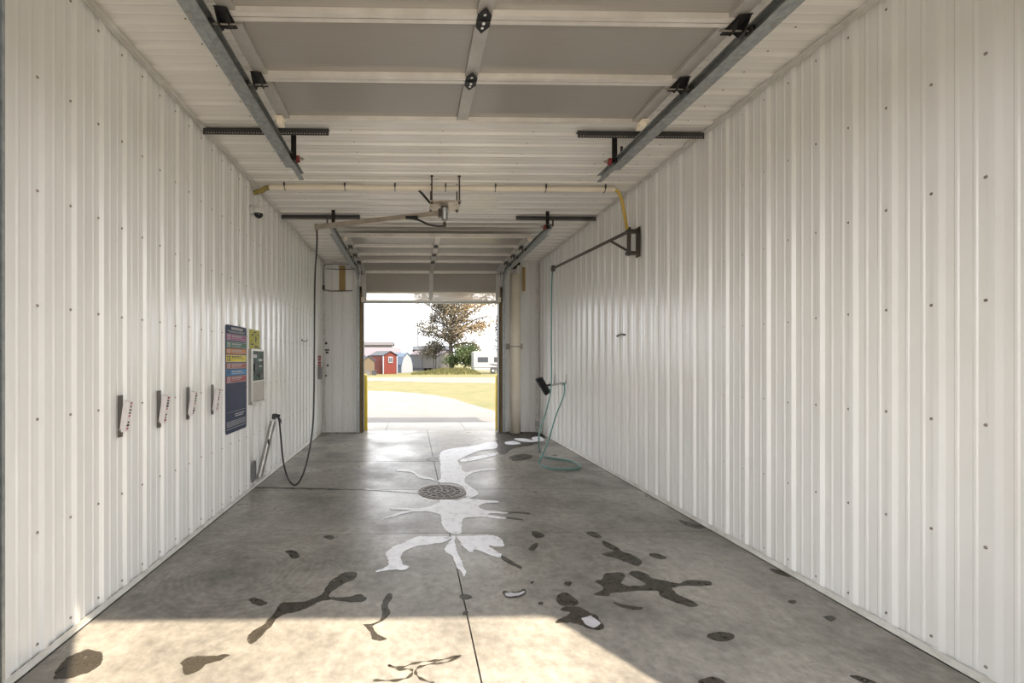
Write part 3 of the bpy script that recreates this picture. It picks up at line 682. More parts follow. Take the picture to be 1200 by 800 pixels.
WT = at(321, 489, x=XL + 0.20)     # top of the wand holder
WB = at(304, 559, x=XL + 0.055)
hy = A1.y
g1 = Vector((WT.x + 0.03, WT.y, WT.z + 0.02))
hp = [A1 + Vector((0, 0, -0.035)), at(371.5, 285, y=hy), at(369, 330, y=hy), at(368.5, 400, y=hy), at(368, 460, y=hy), at(366.5, 500, y=hy - 0.05), at(361, 535, y=hy - 0.15), at(354, 558, y=hy - 0.25),
      at(346, 568, y=hy - 0.35), at(338, 561, y=hy - 0.4), at(332, 540, y=(hy + WT.y)/2 - .2), at(329, 510, y=(hy + WT.y)/2 - .25), at(327, 492, y=WT.y), at(323, 487, y=WT.y)]
mb = MB(); mb.tube(smooth(hp, 8), 0.0115, 10)
tag(obj('pressure_hose', mb, ['rubber']), 'black pressure hose hanging from the ceiling boom and curving up to the wand', 'hose')
t = thing('wand_holder', tuple(WB), 'slanted stainless tube on the left wall holding the spray wand', 'holder')
mb = MB(); dd = WB - WT; n = 16
mb.tube([WT + dd*0.06, WB], 0.040, 16, 0); obj('tube', mb, ['steel'], t)
mb = MB(); mb.box((XL + 0.021, WB.y - 0.10, WB.z - 0.02), (XL + 0.10, WB.y + 0.10, WB.z + 0.004)); obj('foot_bracket', mb, ['box'], t)
mb = MB(); m_ = WT + dd*0.36; mb.box((m_.x + 0.0, m_.y - 0.047, m_.z - 0.07), (m_.x + 0.020, m_.y - 0.036, m_.z + 0.0)); obj('label_plate', mb, ['s_drk'], t)
t = thing('spray_wand', tuple(WT), 'black trigger spray wand standing in the slanted tube on the left wall', 'spray gun')
mb = MB(); mb.tube([WT + dd*0.5, WT - dd*0.02], 0.010, 8); obj('lance', mb, ['steel'], t)
up = -dd.normalized()
mb = MB(); mb.tube([WT + dd*0.03, WT - dd*0.03, WT - dd*0.06], [0.024, 0.032, 0.024], 12); mb.tube([WT - dd*0.04, WT + Vector((0.06, 0.05, 0.015))], [0.024, 0.018], 10); obj('gun_body', mb, ['rubber'], t)
mb = MB(); mb.tube(smooth([WT + Vector((0.05, 0.03, 0.0)), WT + Vector((0.075, 0.05, -0.05)), WT + Vector((0.06, 0.04, -0.11))], 5), 0.012, 8); obj('trigger', mb, ['rubber'], t)
c0, c1 = at(295, 541, x=XL + 0.024), at(300, 560, x=XL + 0.024)
mb = MB(); yy0, yy1 = c0.y, c1.y; r = (yy1 - yy0)/2
pts = [(XL + 0.021, yy0, c1.z - 0.02), (XL + 0.021, yy1, c1.z - 0.02)] + [(XL + 0.021, (yy0+yy1)/2 + r*math.cos(a), c0.z - r + r*math.sin(a)) for a in [PI*k/10 for k in range(11)]]
mb.prism(pts, (0.008, 0, 0)); tag(obj('cover_plate', mb, ['greyp']), 'small grey round-topped plate low on the left wall beside the wand tube', 'cover plate')

# ------------------------------------------------------------------ left wall: sign, notice, control box
def wall_rect(mb, x0, x1, ya, yb, za, zb, mi=0): mb.box((x0, min(ya, yb), min(za, zb)), (x1, max(ya, yb), max(za, zb)), mi)
XS = XL + 0.021
p0, p1 = at(264.5, 380, x=XS + 0.006), at(289, 500, x=XS + 0.006); sy0, sy1 = p0.y, p1.y
zt, zbm = at(264.5, 379.5, x=XS + 0.006).z, at(264.5, 510, x=XS + 0.006).z
t = thing('menu_sign', (XS, (sy0+sy1)/2, zbm), 'tall navy wash menu sign with seven coloured rows on the left wall', 'sign')
mb = MB(); c = 0.03; W = sy1 - sy0; Hh = zt - zbm
mb.prism([(XS, sy0 + c, zbm), (XS, sy1 - c, zbm), (XS, sy1 - c*.3, zbm + c*.3), (XS, sy1, zbm + c), (XS, sy1, zt - c), (XS, sy1 - c*.3, zt - c*.3), (XS, sy1 - c, zt), (XS, sy0 + c, zt), (XS, sy0 + c*.3, zt - c*.3), (XS, sy0, zt - c), (XS, sy0, zbm + c), (XS, sy0 + c*.3, zbm + c*.3)], (0.005, 0, 0), 0)
obj('board', mb, ['navy'], t)
Y = lambda u: sy0 + W * u
Z = lambda v: zt - Hh * v
def marks(mb, u0, u1, v, h, mi, wmin=0.02, wmax=0.07, gap=0.018, x=XS + 0.0068):
    u = u0
    while u < u1 - wmin:
        w_ = min(random.uniform(wmin, wmax), u1 - u); mb.box((x, Y(u), Z(v + h)), (x + 0.0004, Y(u + w_), Z(v)), mi); u += w_ + gap
cols = ['s_mag', 's_grn', 's_org', 's_yel', 's_brn', 's_blu', 's_red']
vr = [(0.083, 0.142), (0.155, 0.208), (0.217, 0.266), (0.274, 0.343), (0.353, 0.404), (0.413, 0.465), (0.474, 0.535)]
for i, (va, vb) in enumerate(vr):
    mb = MB(); wall_rect(mb, XS + 0.005, XS + 0.0062, Y(0.03), Y(0.97), Z(va), Z(vb), 0)
    if i in (0, 1, 3, 4, 6):  # thin pale edge
        for (ua, ub, v0, v1) in ((0.03, 0.97, va, va + 0.004), (0.03, 0.97, vb - 0.004, vb)): wall_rect(mb, XS + 0.0062, XS + 0.0066, Y(ua), Y(ub), Z(v0), Z(v1), 1)
    wall_rect(mb, XS + 0.0062, XS + 0.0066, Y(0.07), Y(0.20), Z(va + 0.010), Z(vb - 0.010), 2 if i in (3, 5) else 1)
    wall_rect(mb, XS + 0.0066, XS + 0.0069, Y(0.10), Y(0.15), Z(va + 0.018), Z(vb - 0.014), 0)
    marks(mb, 0.27, 0.74, va + 0.012, 0.014, 1 if i != 3 else 2, x=XS + 0.0063); marks(mb, 0.27, 0.88 if i in (0, 2, 3, 5) else 0.68, va + 0.034, 0.006, 1 if i != 3 else 2, 0.01, 0.04, 0.01, x=XS + 0.0063)
    obj('menu_row', mb, [cols[i], 's_wht', 's_drk'], t)
mb = MB(); marks(mb, 0.25, 0.80, 0.018, 0.022, 0, 0.05, 0.09, 0.012, x=XS + 0.0052); marks(mb, 0.08, 0.92, 0.052, 0.006, 0, 0.02, 0.05, 0.01, x=XS + 0.0052); marks(mb, 0.15, 0.86, 0.064, 0.005, 0, 0.02, 0.05, 0.01, x=XS + 0.0052)
wall_rect(mb, XS + 0.005, XS + 0.0055, Y(0.08), Y(0.92), Z(0.805), Z(0.807)); 
marks(mb, 0.42, 0.88, 0.83, 0.010, 0, 0.03, 0.08, 0.012, x=XS + 0.0052); marks(mb, 0.42, 0.82, 0.848, 0.010, 0, 0.03, 0.08, 0.012, x=XS + 0.0052)
for v in (0.89, 0.904, 0.918, 0.932, 0.955): marks(mb, 0.05, 0.95, v, 0.006, 0, 0.02, 0.06, 0.01, x=XS + 0.0052)
obj('lettering', mb, ['s_wht'], t)
# yellow notice
p0, p1 = at(293, 386, x=XS + 0.01), at(304.5, 407, x=XS + 0.01); ny0, ny1 = p0.y, p1.y; nz1 = at(293, 385.5, x=XS).z; nz0 = at(293, 408.5, x=XS).z
t = thing('notice', (XS, (ny0+ny1)/2, nz0), 'yellow-green printed notice above the control box on the left wall', 'notice')
mb = MB(); wall_rect(mb, XS, XS + 0.006, ny0, ny1, nz0, nz1); obj('card', mb, ['ysign'], t)
mb = MB(); nw, nh = ny1 - ny0, nz1 - nz0
for (u0, u1, v0, v1) in ((0.38, 0.66, 0.10, 0.16), (0.16, 0.44, 0.24, 0.30), (0.55, 0.66, 0.34, 0.66), (0.62, 0.70, 0.44, 0.50), (0.12, 0.36, 0.72, 0.80), (0.46, 0.88, 0.84, 0.92), (0.12, 0.30, 0.58, 0.62), (0.74, 0.90, 0.22, 0.27)):
    wall_rect(mb, XS + 0.006, XS + 0.0066, ny0 + nw*u0, ny0 + nw*u1, nz1 - nh*v1, nz1 - nh*v0)
obj('printing', mb, ['s_drk'], t)
# control box
DB = 0.035
p0, p1 = at(294.5, 412, x=XS + DB), at(310, 412, x=XS + DB); by0, by1 = p0.y, p1.y; bz1 = at(294.5, 408.5, x=XS + DB).z; bz0 = at(294.5, 474.5, x=XS + DB).z
t = thing('control_box', (XS, (by0+by1)/2, bz0), 'steel wash control box with dark green window on the left wall', 'control box')
bw, bh = by1 - by0, bz1 - bz0
mb = MB(); wall_rect(mb, XS, XS + DB - 0.012, by0, by1, bz0, bz1)
fr_ = lambda u0, u1, v0, v1, x0=XS + DB - 0.012, x1=XS + DB, mi=0: wall_rect(mb, x0, x1, by0 + bw*u0, by0 + bw*u1, bz1 - bh*v1, bz1 - bh*v0, mi)
fr_(0, 1, 0, 0.035); fr_(0, 0.12, 0.035, 0.965); fr_(0.94, 1, 0.035, 0.965); fr_(0.12, 0.94, 0.575, 0.60); fr_(0, 1, 0.955, 1.0, x1=XS + DB + 0.015)
obj('case', mb, ['box'], t)
mb = MB(); fr_(0.12, 0.94, 0.035, 0.575, XS + DB - 0.012, XS + DB - 0.008); cw = obj('display_window', mb, ['ctrl'], t)
mb = MB(); fr_(0.20, 0.45, 0.10, 0.16, XS + DB - 0.008, XS + DB - 0.007); fr_(0.55, 0.86, 0.18, 0.22, XS + DB - 0.008, XS + DB - 0.007); fr_(0.60, 0.84, 0.30, 0.33, XS + DB - 0.008, XS + DB - 0.007)
obj('printing', mb, ['s_wht'], cw)
mb = MB(); fr_(0.24, 0.42, 0.26, 0.40, XS + DB - 0.008, XS + DB + 0.004); fr_(0.60, 0.84, 0.46, 0.53, XS + DB - 0.008, XS + DB + 0.004); obj('coin_slot', mb, ['s_drk'], cw)
mb = MB(); fr_(0.13, 0.93, 0.61, 0.945, XS + DB - 0.012, XS + DB - 0.003); obj('lower_door', mb, ['beige'], t)

# mat clips: four spring clips on slanted brackets
for i, (px, ptop, pbot, lab) in enumerate(((140.5, 463, 512, 'first from the camera'), (186, 457.5, 501, 'second from the camera'), (220, 453.5, 491.5, 'third from the camera'), (248.5, 450.5, 485.5, 'nearest the menu sign'))):
    a, b = at(px, ptop, x=XS), at(px, pbot, x=XS); y = a.y; h = a.z - b.z
    t = thing('mat_clip', (XS, y, b.z), 'white mat clip on a grey bracket on the left wall, ' + lab, 'mat clip', 'mat clips along the left wall')
    mb = MB(); mb.box((XS, y - 0.022, b.z), (XS + 0.006, y + 0.022, a.z)); mb.box((XS + 0.006, y - 0.022, b.z + 0.01), (XS + 0.020, y - 0.018, b.z + 0.05)); obj('back_plate', mb, ['bracket'], t)
    zt_, zb_ = b.z + h*0.88, b.z + h*0.12
    mb = MB(); mb.prism([(XS + 0.008, y - 0.020, zb_), (XS + 0.048, y - 0.020, zb_ + 0.006), (XS + 0.080, y - 0.020, zt_ - 0.012), (XS + 0.038, y - 0.020, zt_)], (0, 0.040, 0)); lv = obj('lever', mb, ['clipw'], t)
    mb = MB(); aa = Vector((XS + 0.0485, 0, zb_ + 0.010)); bb = Vector((XS + 0.0804, 0, zt_ - 0.014)); n_ = 9
    nn = Vector((bb.z - aa.z, 0, -(bb.x - aa.x))).normalized()
    for k in range(n_):
        if k in (3,) : continue
        u0, u1 = 0.04 + k/n_, 0.04 + (k + random.uniform(0.45, 0.75))/n_; w0 = random.uniform(0.006, 0.014)
        A, B = aa.lerp(bb, u0), aa.lerp(bb, u1)
        mb.prism([(A.x, y - w0, A.z), (A.x, y + w0, A.z), (B.x, y + w0, B.z), (B.x, y - w0, B.z)], nn * 0.0015, 0 if k % 4 else 1)
    obj('printing', mb, ['s_drk', 's_red'], lv)
    mb = MB(); mb.tube([(XS + 0.012, y - 0.026, zb_ + 0.02), (XS + 0.012, y + 0.026, zb_ + 0.02)], 0.007, 8); obj('hinge_pin', mb, ['rod'], t)

# security camera
c = at(303, 250, x=XL + 0.12)
t = thing('security_camera', (XL + 0.02, c.y, c.z), 'white domed security camera high on the left wall', 'security camera')
mb = MB(); mb.lathe((XL + 0.02, c.y, c.z + 0.045), [(0, 0), (0.055, 0), (0.055, 0.03), (0.03, 0.05), (0, 0.05)], (1, 0, 0), 18); mb.lathe((c.x, c.y, c.z + 0.075), [(0, 0), (0.04, 0), (0.06, -0.02), (0.066, -0.06), (0.066, -0.08), (0, -0.08)], (0, 0, 1), 20)
obj('housing', mb, ['cage'], t)
mb = MB(); mb.lathe((c.x, c.y, c.z - 0.005), [(0.055, 0)] + [(0.055*math.cos(a), -0.058*math.sin(a)) for a in [PI/2*k/6 for k in range(1, 7)]], (0, 0, 1), 20); obj('dome', mb, ['dome'], t)

# small hooks
a = at(356, 399, x=XL + 0.03)
mb = MB(); mb.tube(smooth([(XL + 0.02, a.y - 0.12, a.z + 0.01), (XL + 0.05, a.y - 0.10, a.z - 0.01), (XL + 0.06, a.y + 0.10, a.z - 0.01), (XL + 0.06, a.y + 0.16, a.z + 0.015)], 5), 0.009, 8)
mb.box((XL + 0.001, a.y - 0.14, a.z - 0.015), (XL + 0.03, a.y - 0.10, a.z + 0.03)); tag(obj('wall_hook', mb, ['boomd']), 'small dark hook on the left wall in front of the hanging black hose', 'hook')
a, b = at(722.5, 393.5, x=XR - 0.04), at(730, 391.5, x=XR - 0.04)
mb = MB(); mb.tube(smooth([(XR - 0.005, b.y, b.z - .01), (XR - 0.045, b.y + .02, b.z), (XR - 0.045, a.y - .02, a.z), (XR - 0.005, a.y, a.z - .01)], 5), 0.010, 8); tag(obj('wall_hook', mb, ['boomd']), 'small dark handle-like hook on the right wall at head height', 'hook')

# ------------------------------------------------------------------ back wall fittings
YW = YB - 0.024
t = thing('column_pipe', tuple(at(604, 505, y=YB - 0.16)), 'thick cream plastic pipe standing in the right back corner', 'pipe')
cp = at(604, 400, y=YB - 0.16); zt2 = at(604, 321, y=YB - 0.16).z; rr = 0.112
mb = MB(); mb.lathe((cp.x, YB - 0.16, 0.0), [(0, 0), (rr, 0), (rr, zt2), (rr - 0.008, zt2), (rr - 0.008, zt2 - 0.1), (0, zt2 - 0.1)], (0, 0, 1), 28); obj('pipe', mb, ['pvc'], t)
mb = MB(); zs = at(604, 406, y=YB - 0.16).z
mb.lathe((cp.x, YB - 0.16, zs - 0.012), [(rr + 0.001, 0), (rr + 0.004, 0), (rr + 0.004, 0.024), (rr + 0.001, 0.024)], (0, 0, 1), 28)
for s in (-1, 1): mb.box((cp.x + s*0.15 - 0.035, YW - 0.05, zs - 0.06), (cp.x + s*0.15 + 0.035, YW - 0.002, zs + 0.07))
obj('pipe_strap', mb, ['beige'], t)
mb = MB(); q = at(603, 312, y=YB - 0.10)
mb.lathe((q.x - 0.03, YB - 0.12, q.z - 0.06), [(0, 0), (0.05, 0), (0.06, 0.04), (0.06, 0.12), (0.03, 0.15), (0, 0.15)], (0, 0, 1), 14); mb.box((q.x - 0.10, YB - 0.09, q.z - 0.03), (q.x + 0.06, YB - 0.03, q.z + 0.03)); mb.box((q.x + 0.0, YB - 0.12, q.z + 0.03), (q.x + 0.12, YB - 0.05, q.z + 0.09))
tag(obj('pipe_coupler', mb, ['black']), 'black fitting above the open top of the thick cream pipe', 'fitting')
def strip(px, pw, y0, y1, m, label):
    a, b = at(px - pw/2, y0, y=YW - 0.01), at(px + pw/2, y1, y=YW - 0.01)
    mb = MB(); mb.box((a.x, YW - 0.022, b.z), (b.x, YW, a.z)); return tag(obj('timber_strip', mb, [m]), label, 'timber')
strip(401, 7, 311, 341, 'woodtan', 'short tan timber strip high on the back wall left of the opening')
strip(613.7, 3.6, 313, 341, 'woodtan', 'narrow tan timber strip high on the back wall behind the cream pipe')
def pipe_run(pts, r, m, name, label, cat): mb = MB(); mb.tube(pts, r, 8); return tag(obj(name, mb, [m]), label, cat)
YP = YB - 0.06
P = lambda px, py: at(px, py, y=YP)
pipe_run(smooth([P(379.5, 342), P(379.2, 318), P(380.5, 311.5), P(384, 309.5), P(417, 309.5)], 5), 0.013, 'galv', 'conduit', 'grey conduit bent round the top left corner of the back wall', 'conduit')
pipe_run([P(382, 315), P(400, 315.5), P(416, 315)], 0.008, 'boomd', 'conduit', 'thin dark line across the top of the back wall, left of opening', 'conduit')
t = thing('junction_box', tuple(P(378.5, 338)), 'dark junction box and conduit beneath the timber strip on the back wall', 'junction box')
mb = MB(); c = P(378.8, 337); mb.box((c.x - 0.035, YP - 0.03, c.z - 0.05), (c.x + 0.035, YP + 0.03, c.z + 0.05)); obj('box', mb, ['boomd'], t)
mb = MB(); mb.tube([P(380, 339.5), P(388, 341), P(413, 340.5)], 0.011, 8); obj('conduit', mb, ['boomd'], t)
t = thing('switch_box', tuple(P(377, 436)), 'grey switch box with conduit in the left back corner', 'switch box')
c = at(375.5, 437, x=XL + 0.07); mb = MB(); mb.box((XL + 0.022, c.y - 0.05, c.z - 0.13), (XL + 0.09, c.y + 0.10, c.z + 0.13)); obj('box', mb, ['greyp'], t)
mb = MB(); a = at(379.5, 444, y=YP); mb.tube(smooth([(XL + 0.07, c.y + 0.05, c.z - 0.13), (XL + 0.07, YP - 0.06, c.z - 0.5), (XL + 0.07, YP - 0.06, 0.30), (XL + 0.11, YP - 0.03, 0.24), (XL + 0.11, YP - 0.03, 0.05)], 5), 0.013, 8); obj('conduit', mb, ['trimw'], t)
for k, (py, lab) in enumerate(((419.5, 'upper of two small red and white labels above the switch box'), (426.5, 'lower of two small red and white labels above the switch box'))):
    c = at(374.8, py, x=XL + 0.04); t = thing('warning_label', tuple(c), lab, 'label')
    mb = MB(); mb.box((XL + 0.021, c.y - 0.10, c.z - 0.055), (XL + 0.024, c.y + 0.22, c.z + 0.055)); obj('backing', mb, ['s_red'], t)
    mb = MB(); mb.box((XL + 0.0241, c.y - 0.08, c.z - 0.016), (XL + 0.0245, c.y + 0.20, c.z + 0.008)); obj('white_band', mb, ['s_wht'], t)
for k, (px, py, r, lab) in enumerate(((382, 402, 0.030, 'topmost dark knob on the back wall panel'), (383.5, 409, 0.034, 'dark latch under the topmost knob on the back wall'), (384, 428, 0.024, 'small dark knob below the latch on the back wall'), (382, 440, 0.022, 'lowest small dark knob on the back wall panel'))):
    c = at(px, py, y=YW); mb = MB()
    if k == 1: mb.box((c.x - 0.05, YW - 0.03, c.z - 0.035), (c.x + 0.05, YW + 0.001, c.z + 0.0)); mb.box((c.x - 0.03, YW - 0.03, c.z - 0.10), (c.x + 0.03, YW - .001, c.z - 0.05)); mb.lathe((c.x - .02, YW - 0.03, c.z - .02), [(0.012, 0), (0.012, 0.02), (0, 0.022)], (0, -1, 0), 10)
    else: mb.lathe((c.x, YW + 0.001, c.z), [(r, 0), (r, 0.012), (r*0.7, 0.03), (0, 0.034)], (0, -1, 0), 14)
    tag(obj('wall_fitting', mb, ['boomd']), lab, 'fitting')
c = at(629, 496, y=YW - 0.01); mb = MB(); mb.box((c.x - 0.03, YW - 0.05, c.z - 0.06), (c.x + 0.03, YW, c.z + 0.06)); mb.box((c.x - 0.022, YW - 0.056, c.z - 0.045), (c.x + 0.022, YW - 0.05, c.z + 0.045)); mb.tube([(c.x, YW - 0.025, c.z - 0.06), (c.x, YW - 0.025, 0.0)], 0.012, 8)
tag(obj('outlet_box', mb, ['box']), 'small grey outlet box low in the right back corner', 'outlet')
c = at(598, 406, y=YW); 

# yellow guards either side of the far opening
for px, lab, s in ((426.8, 'yellow steel guard post at the left side of the far opening', 1), (584.3, 'yellow steel guard post at the right side of the far opening', -1)):
    yb_ = YBO + 0.14; x = at(px, 470, y=yb_).x; zt3 = at(px, 437.5, y=yb_).z; mb = MB(); r = 0.078
    mb.lathe((x, yb_, -0.004), [(0, 0), (r, 0), (r, zt3 - 0.05)] + [(r*math.cos(a), zt3 - 0.05 + 0.05*math.sin(a)) for a in [PI/2*k/6 for k in range(1, 7)]], (0, 0, 1), 24)
    tag(obj('guard_post', mb, ['yellow']), lab, 'guard post', 'yellow guard posts')

# ------------------------------------------------------------------ floor drain
t = thing('floor_drain', (DC.x, DC.y, 0), 'round cast iron drain grate in the middle of the wet floor', 'drain')
mb = MB(); mb.lathe((DC.x, DC.y, 0), [(DR + 0.022, 0.0005), (DR + 0.018, 0.007), (DR - 0.004, 0.007), (DR - 0.006, 0.001), (DR + 0.022, 0.0005)], (0, 0, 1), 48); obj('frame', mb, ['iron'], t)
mb = MB(); mb.lathe((DC.x, DC.y, 0), [(0, 0.0012), (DR - 0.006, 0.0012)], (0, 0, 1), 40); obj('sump', mb, ['void'], t)
mb = MB()
def ring(r0, r1, z0=0.0015, z1=0.008):
    mb.lathe((DC.x, DC.y, 0), [(r0, z0), (r0, z1), (r1, z1), (r1, z0)], (0, 0, 1), 40)
for r0, r1 in ((0.238, 0.262), (0.158, 0.180), (0.070, 0.092), (0.001, 0.025)): ring(r0, r1)
for (r0, r1, n, ph) in ((0.175, 0.24, 16, 0), (0.088, 0.162, 10, 0.2), (0.02, 0.075, 5, 0.1)):
    for k in range(n):
        a = 2*PI*k/n + ph; p = Vector((math.cos(a), math.sin(a), 0)); q = Vector((math.cos(a + 0.10), math.sin(a + 0.10), 0))
        c = Vector((DC.x, DC.y, 0.0048)); mb.bar(c + p*r0, c + q*r1, 0.020, 0.0064)
obj('grate', mb, ['iron'], t)

# ------------------------------------------------------------------ foam and water on the floor
def blot(name, pts, z, th, m, label, cat, group=None, n=7, jit=0.008, holes=None):
    P_ = [at(px, py, z=0) for px, py in pts]
    out = smooth([(p.x, p.y, 0) for p in P_], n, True)
    q = []
    for p in out:
        v = noise.noise_vector(Vector((p.x*9, p.y*9, z*50))) * jit * 2 + noise.noise_vector(Vector((p.x*30, p.y*30, 3))) * jit * 1.3 + noise.noise_vector(Vector((p.x*75, p.y*75, 7))) * jit * 0.7
        q.append((p.x + v.x, p.y + v.y, z))
    if m == 'foam': q = [(x, y, z) for x, y, z in q]
    mb = MB(); mb.prism(q, (0, 0, th)); o = obj(name, mb, [m])
    return tag(o, label, cat, group)
A = lambda l: [(430 + x/4, 500 + y/4) for x, y in l]
B = lambda l: [(x/2.6667, 600 + y/2.6667) for x, y in l]
C = lambda l: [(400 + x/2.6667, 600 + y/2.6667) for x, y in l]
D = lambda l: [(750 + x/2.6667, 560 + y/2.6667) for x, y in l]
ZF, TF = 0.0022, 0.0028
blot('foam_puddle', A([(345,122),(400,102),(470,94),(520,84),(570,72),(606,74),(608,100),(560,108),(510,118),(440,150),(425,162),(440,185),(452,210),(475,213),(510,205),(560,195),(600,194),(602,203),(550,207),(500,216),(465,236),(460,262),(490,284),(522,312),(505,328),(470,334),(462,300),(440,276),(400,264),(350,262),(310,250),(240,238),(210,215),(140,206),(145,199),(210,207),(240,226),(300,240),(342,250),(344,180)]), ZF, TF, 'foam', 'large white foam streak between the far end and the drain', 'foam')
blot('foam_puddle', A([(462,336),(500,340),(560,345),(615,350),(612,356),(560,358),(524,374),(545,388),(600,398),(655,402),(650,408),(600,406),(565,412),(600,420),(650,426),(645,432),(590,428),(540,421),(490,426),(452,432),(448,470),(440,500),(400,504),(370,484),(352,450),(345,420),(330,406),(290,398),(220,399),(150,412),(85,432),(92,424),(150,402),(200,391),(115,389),(117,381),(200,382),(270,379),(310,368),(338,352),(350,343),(420,345)]), ZF, TF, 'foam', 'white foam spreading sideways just in front of the drain', 'foam')
blot('foam_puddle', A([(240,515),(320,513),(394,516),(382,528),(350,542),(300,549),(230,561),(185,582),(165,602),(161,640),(194,656),(170,674),(130,672),(40,679),(92,656),(98,625),(92,592),(120,566),(150,551),(180,540)]), ZF, TF, 'foam', 'curved white foam arm sweeping to the lower left of the floor joint', 'foam')
blot('foam_puddle', A([(398,514),(416,515),(411,542),(421,580),(441,630),(460,678),(456,702),(440,680),(411,640),(400,606),(372,586),(366,570),(380,546),(392,526)]), ZF, TF, 'foam', 'narrow white foam finger running beside the long floor joint', 'foam')
blot('foam_puddle', A([(424,514),(500,512),(600,512),(636,535),(640,558),(604,562),(572,560),(600,580),(630,596),(622,610),(572,600),(510,576),(492,588),(462,570),(440,550),(430,530)]), ZF, TF, 'foam', 'broad white foam patch to the right of the long floor joint', 'foam')
blot('foam_puddle', A([(0,292),(80,297),(170,301),(238,309),(238,313),(170,306),(80,301),(0,296)]), ZF, TF, 'foam', 'thin straight foam line left of the drain', 'foam', jit=0.001)
blot('foam_puddle', A([(440,156),(500,140),(560,132),(608,122),(610,130),(560,146),(500,158),(450,166)]), ZF, TF, 'foam', 'thin foam streak right of the far end of the large streak', 'foam')
blot('wet_patch', A([(612,22),(700,24),(800,28),(834,48),(800,76),(740,92),(680,104),(650,128),(620,126),(606,90)]), 0.0004, 0.0016, 'wet', 'dark wet patch on the floor at the foot of the cream pipe', 'wet patch', jit=0.02)
blot('wet_patch', A([(668,140),(720,128),(775,134),(760,150),(700,158),(672,152)]), 0.0004, 0.0016, 'wet', 'small dark wet patch left of the teal hose loop', 'wet patch', jit=0.012)
blot('wet_patch', A([(276,152),(300,144),(330,142),(332,160),(300,162)]), 0.0004, 0.0016, 'wet', 'small dark wet spot beside the long joint near the far end', 'wet patch')
for l, s in (([(648,72),(690,68),(720,78),(690,84),(655,82)], 'left foam island in the wet patch by the cream pipe'), ([(690,56),(740,56),(790,68),(770,72),(720,68)], 'middle foam island in the wet patch by the cream pipe'), ([(775,50),(810,46),(832,62),(800,70),(778,62)], 'right foam island in the wet patch, nearest the corner')):
    blot('foam_island', A(l), 0.0027, 0.002, 'foam', s, 'foam', 'foam islands', jit=0.006)
for l, s in (([(640,400),(700,398),(760,404),(755,410),(700,404),(650,408)], 'upper thin wet line trailing right from the foam'), ([(648,424),(690,426),(730,433),(725,438),(680,432),(648,430)], 'lower thin wet line trailing right from the foam'), ([(622,598),(650,610),(690,635),(725,655),(720,665),(680,648),(640,625)], 'wet tail at the tip of the broad foam patch'),
             ([(770,492),(800,490),(835,510),(800,522),(778,510)], 'small wet blot right of the floor joint crossing'), ([(758,570),(790,545),(802,556),(780,580)], 'smaller wet blot below the joint on the right')):
    blot('wet_patch', A(l), 0.0004, 0.0016, 'wet', s, 'wet patch', jit=0.004)
blot('wet_patch', B([(780,410),(783,378),(820,350),(850,320),(880,282),(930,280),(1000,262),(1020,230),(1060,197),(1110,187),(1108,205),(1050,235),(1032,262),(1090,263),(1132,256),(1145,275),(1100,281),(1040,275),(1000,282),(960,300),(880,322),(850,350),(822,385)]), 0.0004, 0.0016, 'wet', 'long forked wet streak on the left, crossing into the sunlight', 'wet patch')
blot('wet_patch', B([(778,276),(800,268),(838,280),(805,290)]), 0.0004, 0.0016, 'wet', 'small oval wet spot left of the forked streak', 'wet patch')
blot('wet_patch', B([(893,122),(912,120),(937,140),(908,142)]), 0.0004, 0.0016, 'wet', 'small wet spot among the trowel swirls on the left', 'wet patch')
blot('wet_patch', B([(1008,78),(1030,74),(1045,79),(1032,86)]), 0.0004, 0.0016, 'wet', 'small wet spot beyond the trowel swirls on the left', 'wet patch')
blot('wet_patch', B([(170,512),(190,470),(230,450),(272,431),(320,440),(320,470),(290,495),(240,512),(200,520)]), 0.0004, 0.0016, 'wet', 'round wet patch at bottom left on the edge of the sunlight', 'wet patch')
blot('wet_patch', B([(565,470),(600,452),(650,452),(708,448),(700,462),(650,475),(610,500),(578,506)]), 0.0004, 0.0016, 'wet', 'tapering wet patch in the sunlight near the bottom edge', 'wet patch')
blot('wet_patch', C([(790,215),(815,208),(830,192),(880,190),(886,208),(875,222),(905,232),(955,226),(900,196),(920,184),(955,194),(972,206),(1020,215),(1058,223),(1082,213),(1148,215),(1155,228),(1100,230),(1040,233),(1045,250),(1062,263),(1110,286),(1100,298),(1040,281),(1000,262),(992,246),(940,246),(850,250),(835,262),(790,256),(818,235)]), 0.0004, 0.0016, 'wet', 'large branching wet blotch right of the middle', 'wet patch', jit=0.006)
blot('wet_patch', C([(668,270),(690,252),(716,256),(740,284),(722,293),(682,290)]), 0.0004, 0.0016, 'wet', 'dark wet blot just above the cracked foam spot', 'wet patch')
blot('wet_patch', C([(668,340),(700,328),(720,315),(690,308),(700,296),(740,298),(770,312),(800,325),(816,358),(782,369),(750,356),(720,345)]), 0.0004, 0.0016, 'wet', 'jagged wet rim around the foam spot at the edge of the sunlight', 'wet patch', jit=0.010)
blot('foam_spot', C([(752,334),(775,322),(795,335),(804,350),(782,362),(760,352)]), 0.0022, 0.0012, 'foam2', 'pale foam spot inside the jagged wet rim', 'foam')
blot('wet_patch', C([(508,246),(545,249),(574,242),(575,256),(545,267),(515,265)]), 0.0004, 0.0016, 'wet', 'dark rim around the small pale foam spot near the middle', 'wet patch')
blot('foam_spot', C([(515,250),(545,253),(568,247),(569,254),(545,262),(520,261)]), 0.0022, 0.0012, 'foam2', 'small pale foam spot near the middle of the floor', 'foam')
